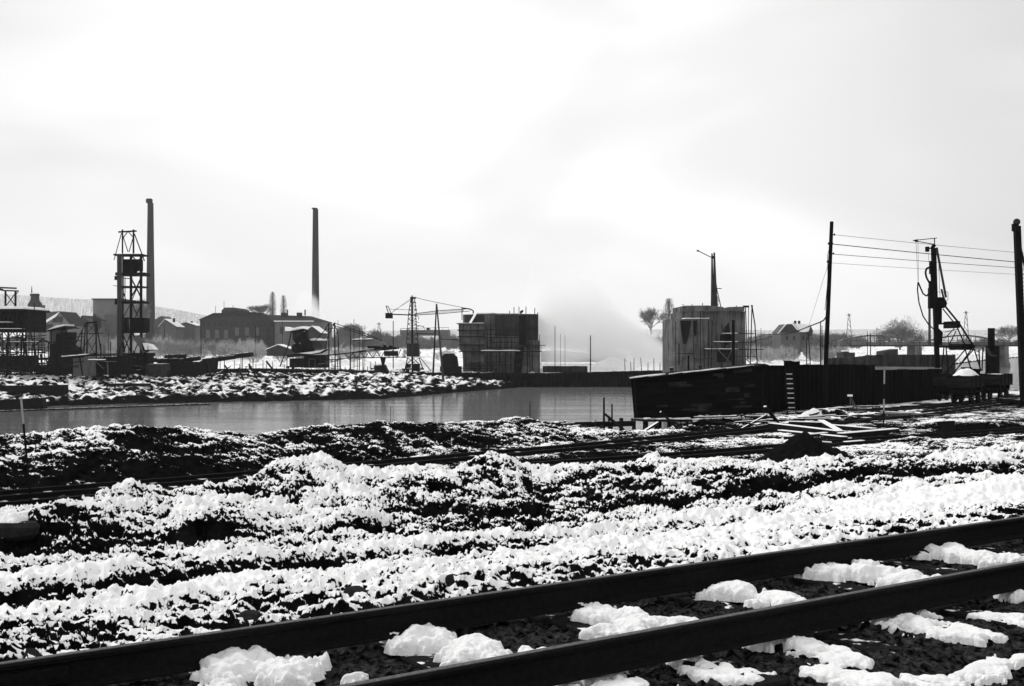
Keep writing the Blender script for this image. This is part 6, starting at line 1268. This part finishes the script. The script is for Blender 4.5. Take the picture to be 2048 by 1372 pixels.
def tree(name, px, yb, yt, D, wpx, kind, seed, label, m, group=None, cat='tree'):
    rs = random.Random(seed); H_ = pxm(yb-yt, D); w_ = pxm(wpx, D)/2
    br = MB(); tw = MB(); c = P(px, yb, D)
    o0 = Vector((0, 0, 0)); r0 = H_*.018
    if kind == 'poplar':
        br.tube(o0, (0, 0, H_*.9), r0, r0*.2, 6)
        for i in range(1500):
            f = rs.uniform(.08, .93); a = rs.uniform(0, 6.28); R_ = w_*(math.sin(math.pi*min(1, f*.85+.12))**.7)*rs.uniform(.05, 1)**.6; e0 = Vector((math.cos(a)*R_, math.sin(a)*R_, H_*f))
            v = Vector((math.cos(a)*.16+rs.uniform(-.1, .1), math.sin(a)*.16+rs.uniform(-.1, .1), 1))*H_*rs.uniform(.04, .11)*(1.15-f*.6); q_ = Vector((math.cos(a+1.57), math.sin(a+1.57), 0))*w_*.022; tw.add([e0-q_, e0+q_, e0+v], [(0, 1, 2)])
            if i < 40: br.tube(Vector((0, 0, H_*f*.8)), e0, r0*.3, r0*.1, 3, caps=False)
    elif kind == 'round':
        br.tube(o0, (0, 0, H_*.25), r0*1.5, r0*1.2, 6)
        for i in range(7):
            a = i*2.4; v = Vector((math.cos(a)*.75, math.sin(a)*.75, rs.uniform(.5, 1.2))).normalized() if i else Vector((0, 0, 1)); grow(br, Vector((0, 0, H_*(.18+.02*i))), v, H_*.27, r0*.8, 4, rs, tw, 'round')
    elif kind == 'dome':
        for i in range(5200):
            f = rs.uniform(0, 1); a = rs.uniform(0, 6.28); lo = 1+.10*math.sin(a*3+1)+.08*math.sin(a*7)+.08*math.sin(f*9+a*2); rr_ = rs.uniform(.25, 1)**.45*lo
            e0 = Vector((math.cos(a)*w_*rr_*math.cos(f*1.5), math.sin(a)*w_*rr_*math.cos(f*1.5), H_*(.14+.86*rr_*math.sin(f*1.5))))
            v = (Vector((e0.x, e0.y, e0.z*.7))*.5/H_+Vector((rs.uniform(-.5, .5), rs.uniform(-.5, .5), rs.uniform(-.2, .6))))*H_*.12; q_ = v.cross(Vector((rs.uniform(-1, 1), rs.uniform(-1, 1), .3))).normalized()*H_*.004; tw.add([e0-q_, e0+q_, e0+v], [(0, 1, 2)])
        br.tube(o0, (0, 0, H_*.2), r0*1.5, r0*1.2, 6)
        for i in range(26):
            a = i*2.4; f = (i+.5)/26; v = Vector((math.cos(a)*math.sqrt(1-f*f), math.sin(a)*math.sqrt(1-f*f), f*.9+.1)).normalized(); grow(br, v*H_*.22+Vector((0, 0, H_*.1)), v, H_*.2, r0*.6, 3, rs, tw, 'bush')
    else:
        for i in range(11):
            a = i*2.4; v = Vector((math.cos(a), math.sin(a), rs.uniform(.3, 1.4))).normalized(); grow(br, Vector((math.cos(a)*w_*.3, math.sin(a)*w_*.3, 0)), v, H_*.36, r0*.8, 3, rs, tw, 'bush')
    # fit the width
    allv = np.array(br.v+tw.v); xm = np.percentile(np.abs(allv[:, 0]), 96); zm = np.percentile(allv[:, 2], 99.5)
    fx = w_/max(xm, .01); fz = H_/zm
    if kind == 'bush': r_ = 1
    for q in (br, tw): q.v = [(v[0]*fx+c.x, v[1]*fx+c.y, v[2]*fz+c.z) for v in q.v]
    t = empty(name, c, label, cat, group)
    br.build('trunk', m, t); tw.build('crown', m, t); return t
HAZYT = mat('hazy_twigs', .13, .3, .3, bump=0); HAZYD = mat('dark_twigs', .055, .3, .3, bump=0)
tree('bare_tree', 1302, 672, 617, 330, 50, 'round', 3, 'bare round tree on the slope left of the poplar, behind the steam', FROST)
pA = tree('poplar_tree', 1338, 672, 596, 330, 24, 'poplar', 5, 'tall bare poplar left of the right concrete pier', HAZYT)
p1 = tree('poplar_tree', 545, 640, 583, 560, 14, 'poplar', 6, 'taller hazy poplar behind the factory roof', HAZYT)
p2 = tree('poplar_tree', 567, 640, 590, 560, 13, 'poplar', 7, 'shorter hazy poplar behind the factory roof, right of the taller one', HAZYT)
tree('bare_tree', 523, 640, 610, 580, 44, 'round', 8, 'low hazy tree left of the two factory poplars', HAZYT)
big = tree('round_tree', 1800, 700, 643, 520, 90, 'dome', 9, 'large round frosted tree behind the arch bridge', HAZYT)
tree('bare_tree', 2018, 690, 652, 500, 50, 'round', 10, 'pale frosted tree at the right edge behind the bridge', FROST)
tree('bare_tree', 192, 690, 630, 330, 16, 'round', 11, 'narrow dark tree behind the timber trestle', HAZYD)
tree('bare_tree', 283, 690, 600, 300, 34, 'round', 12, 'bare tree directly behind the headframe', FROST)
rs = random.Random(44)
bush = [tree('frosted_bush', 300, 712, 680, 340, 42, 'bush', 30+i, 'frosted bare bush in the thicket below the factory', FROSTL if i % 2 else FROST, 'frosted bushes below the factory', 'bush') for i in range(4)]
for i in range(70):
    px = rs.uniform(170, 520); D_ = rs.uniform(285, 470); src = bush[i % 4]; f = rs.uniform(.7, 1.25)
    py = HY+4.6*F/D_-(6 if px < 480 else 3)
    copy_tree(src, P(px, py, D_), rs.uniform(0, 6), (f*1.1, f*1.1, f*rs.uniform(.8, 1.3)))
b2 = copy_tree(bush[0], P(1360, 690, 340), 1, 1.0); 
def relabel(o, lab, grp): o['label'] = lab; o['group'] = grp
relabel(b2, 'frosted bush on the far slope around the right concrete pier', 'bushes around the right pier')
for i in range(60):
    px = rs.choice([rs.uniform(1270, 1345), rs.uniform(1500, 1660), rs.uniform(1500, 1600), rs.uniform(1540, 1700)]); D_ = rs.uniform(300, 420)
    c = copy_tree(bush[i % 4], P(px, HY+4.4*F/D_, D_), rs.uniform(0, 6), rs.uniform(.6, 1.0)); relabel(c, 'frosted bush on the far slope around the right concrete pier', 'bushes around the right pier')
for i in range(22):
    px = rs.uniform(560, 920); D_ = rs.uniform(300, 420)
    c = copy_tree(bush[i % 4], P(px, HY+4.4*F/D_, D_), rs.uniform(0, 6), rs.uniform(.5, .95)); relabel(c, 'frosted bush on the flat ground behind the tower crane', 'bushes behind the tower crane')
ft = [tree('far_tree', 700+i, 700, 650, 800, 46, 'round', 60+i, 'bare tree in the hazy line along the horizon', HAZYT, 'trees in the hazy line along the horizon') for i in range(3)]
for i in range(190):
    px = rs.choice([rs.uniform(650, 930), rs.uniform(1080, 1350), rs.uniform(1500, 1720), rs.uniform(1500, 2100), rs.uniform(300, 640), rs.uniform(-60, 300)]); D_ = rs.uniform(700, 1150)
    copy_tree(ft[i % 3], P(px, HY+7.5*F/D_, D_), rs.uniform(0, 6), rs.uniform(.5, 1.0))
# ---------------------------------------------------------------- haze
def haze():
    m = bpy.data.materials.new('haze_air'); m.use_nodes = True; nt = m.node_tree; nt.nodes.clear()
    out = N(nt, 'ShaderNodeOutputMaterial'); pv = N(nt, 'ShaderNodeVolumePrincipled')
    pv.inputs['Color'].default_value = (.93, .93, .93, 1); pv.inputs['Density'].default_value = HAZE; pv.inputs['Anisotropy'].default_value = .3
    nt.links.new(pv.outputs[0], out.inputs['Volume'])
    mb = MB(); mb.box((0, 0, 56), 12600, 12600, 134); tag(mb.build('haze', m), kind='stuff')
HAZE = .00009
haze()
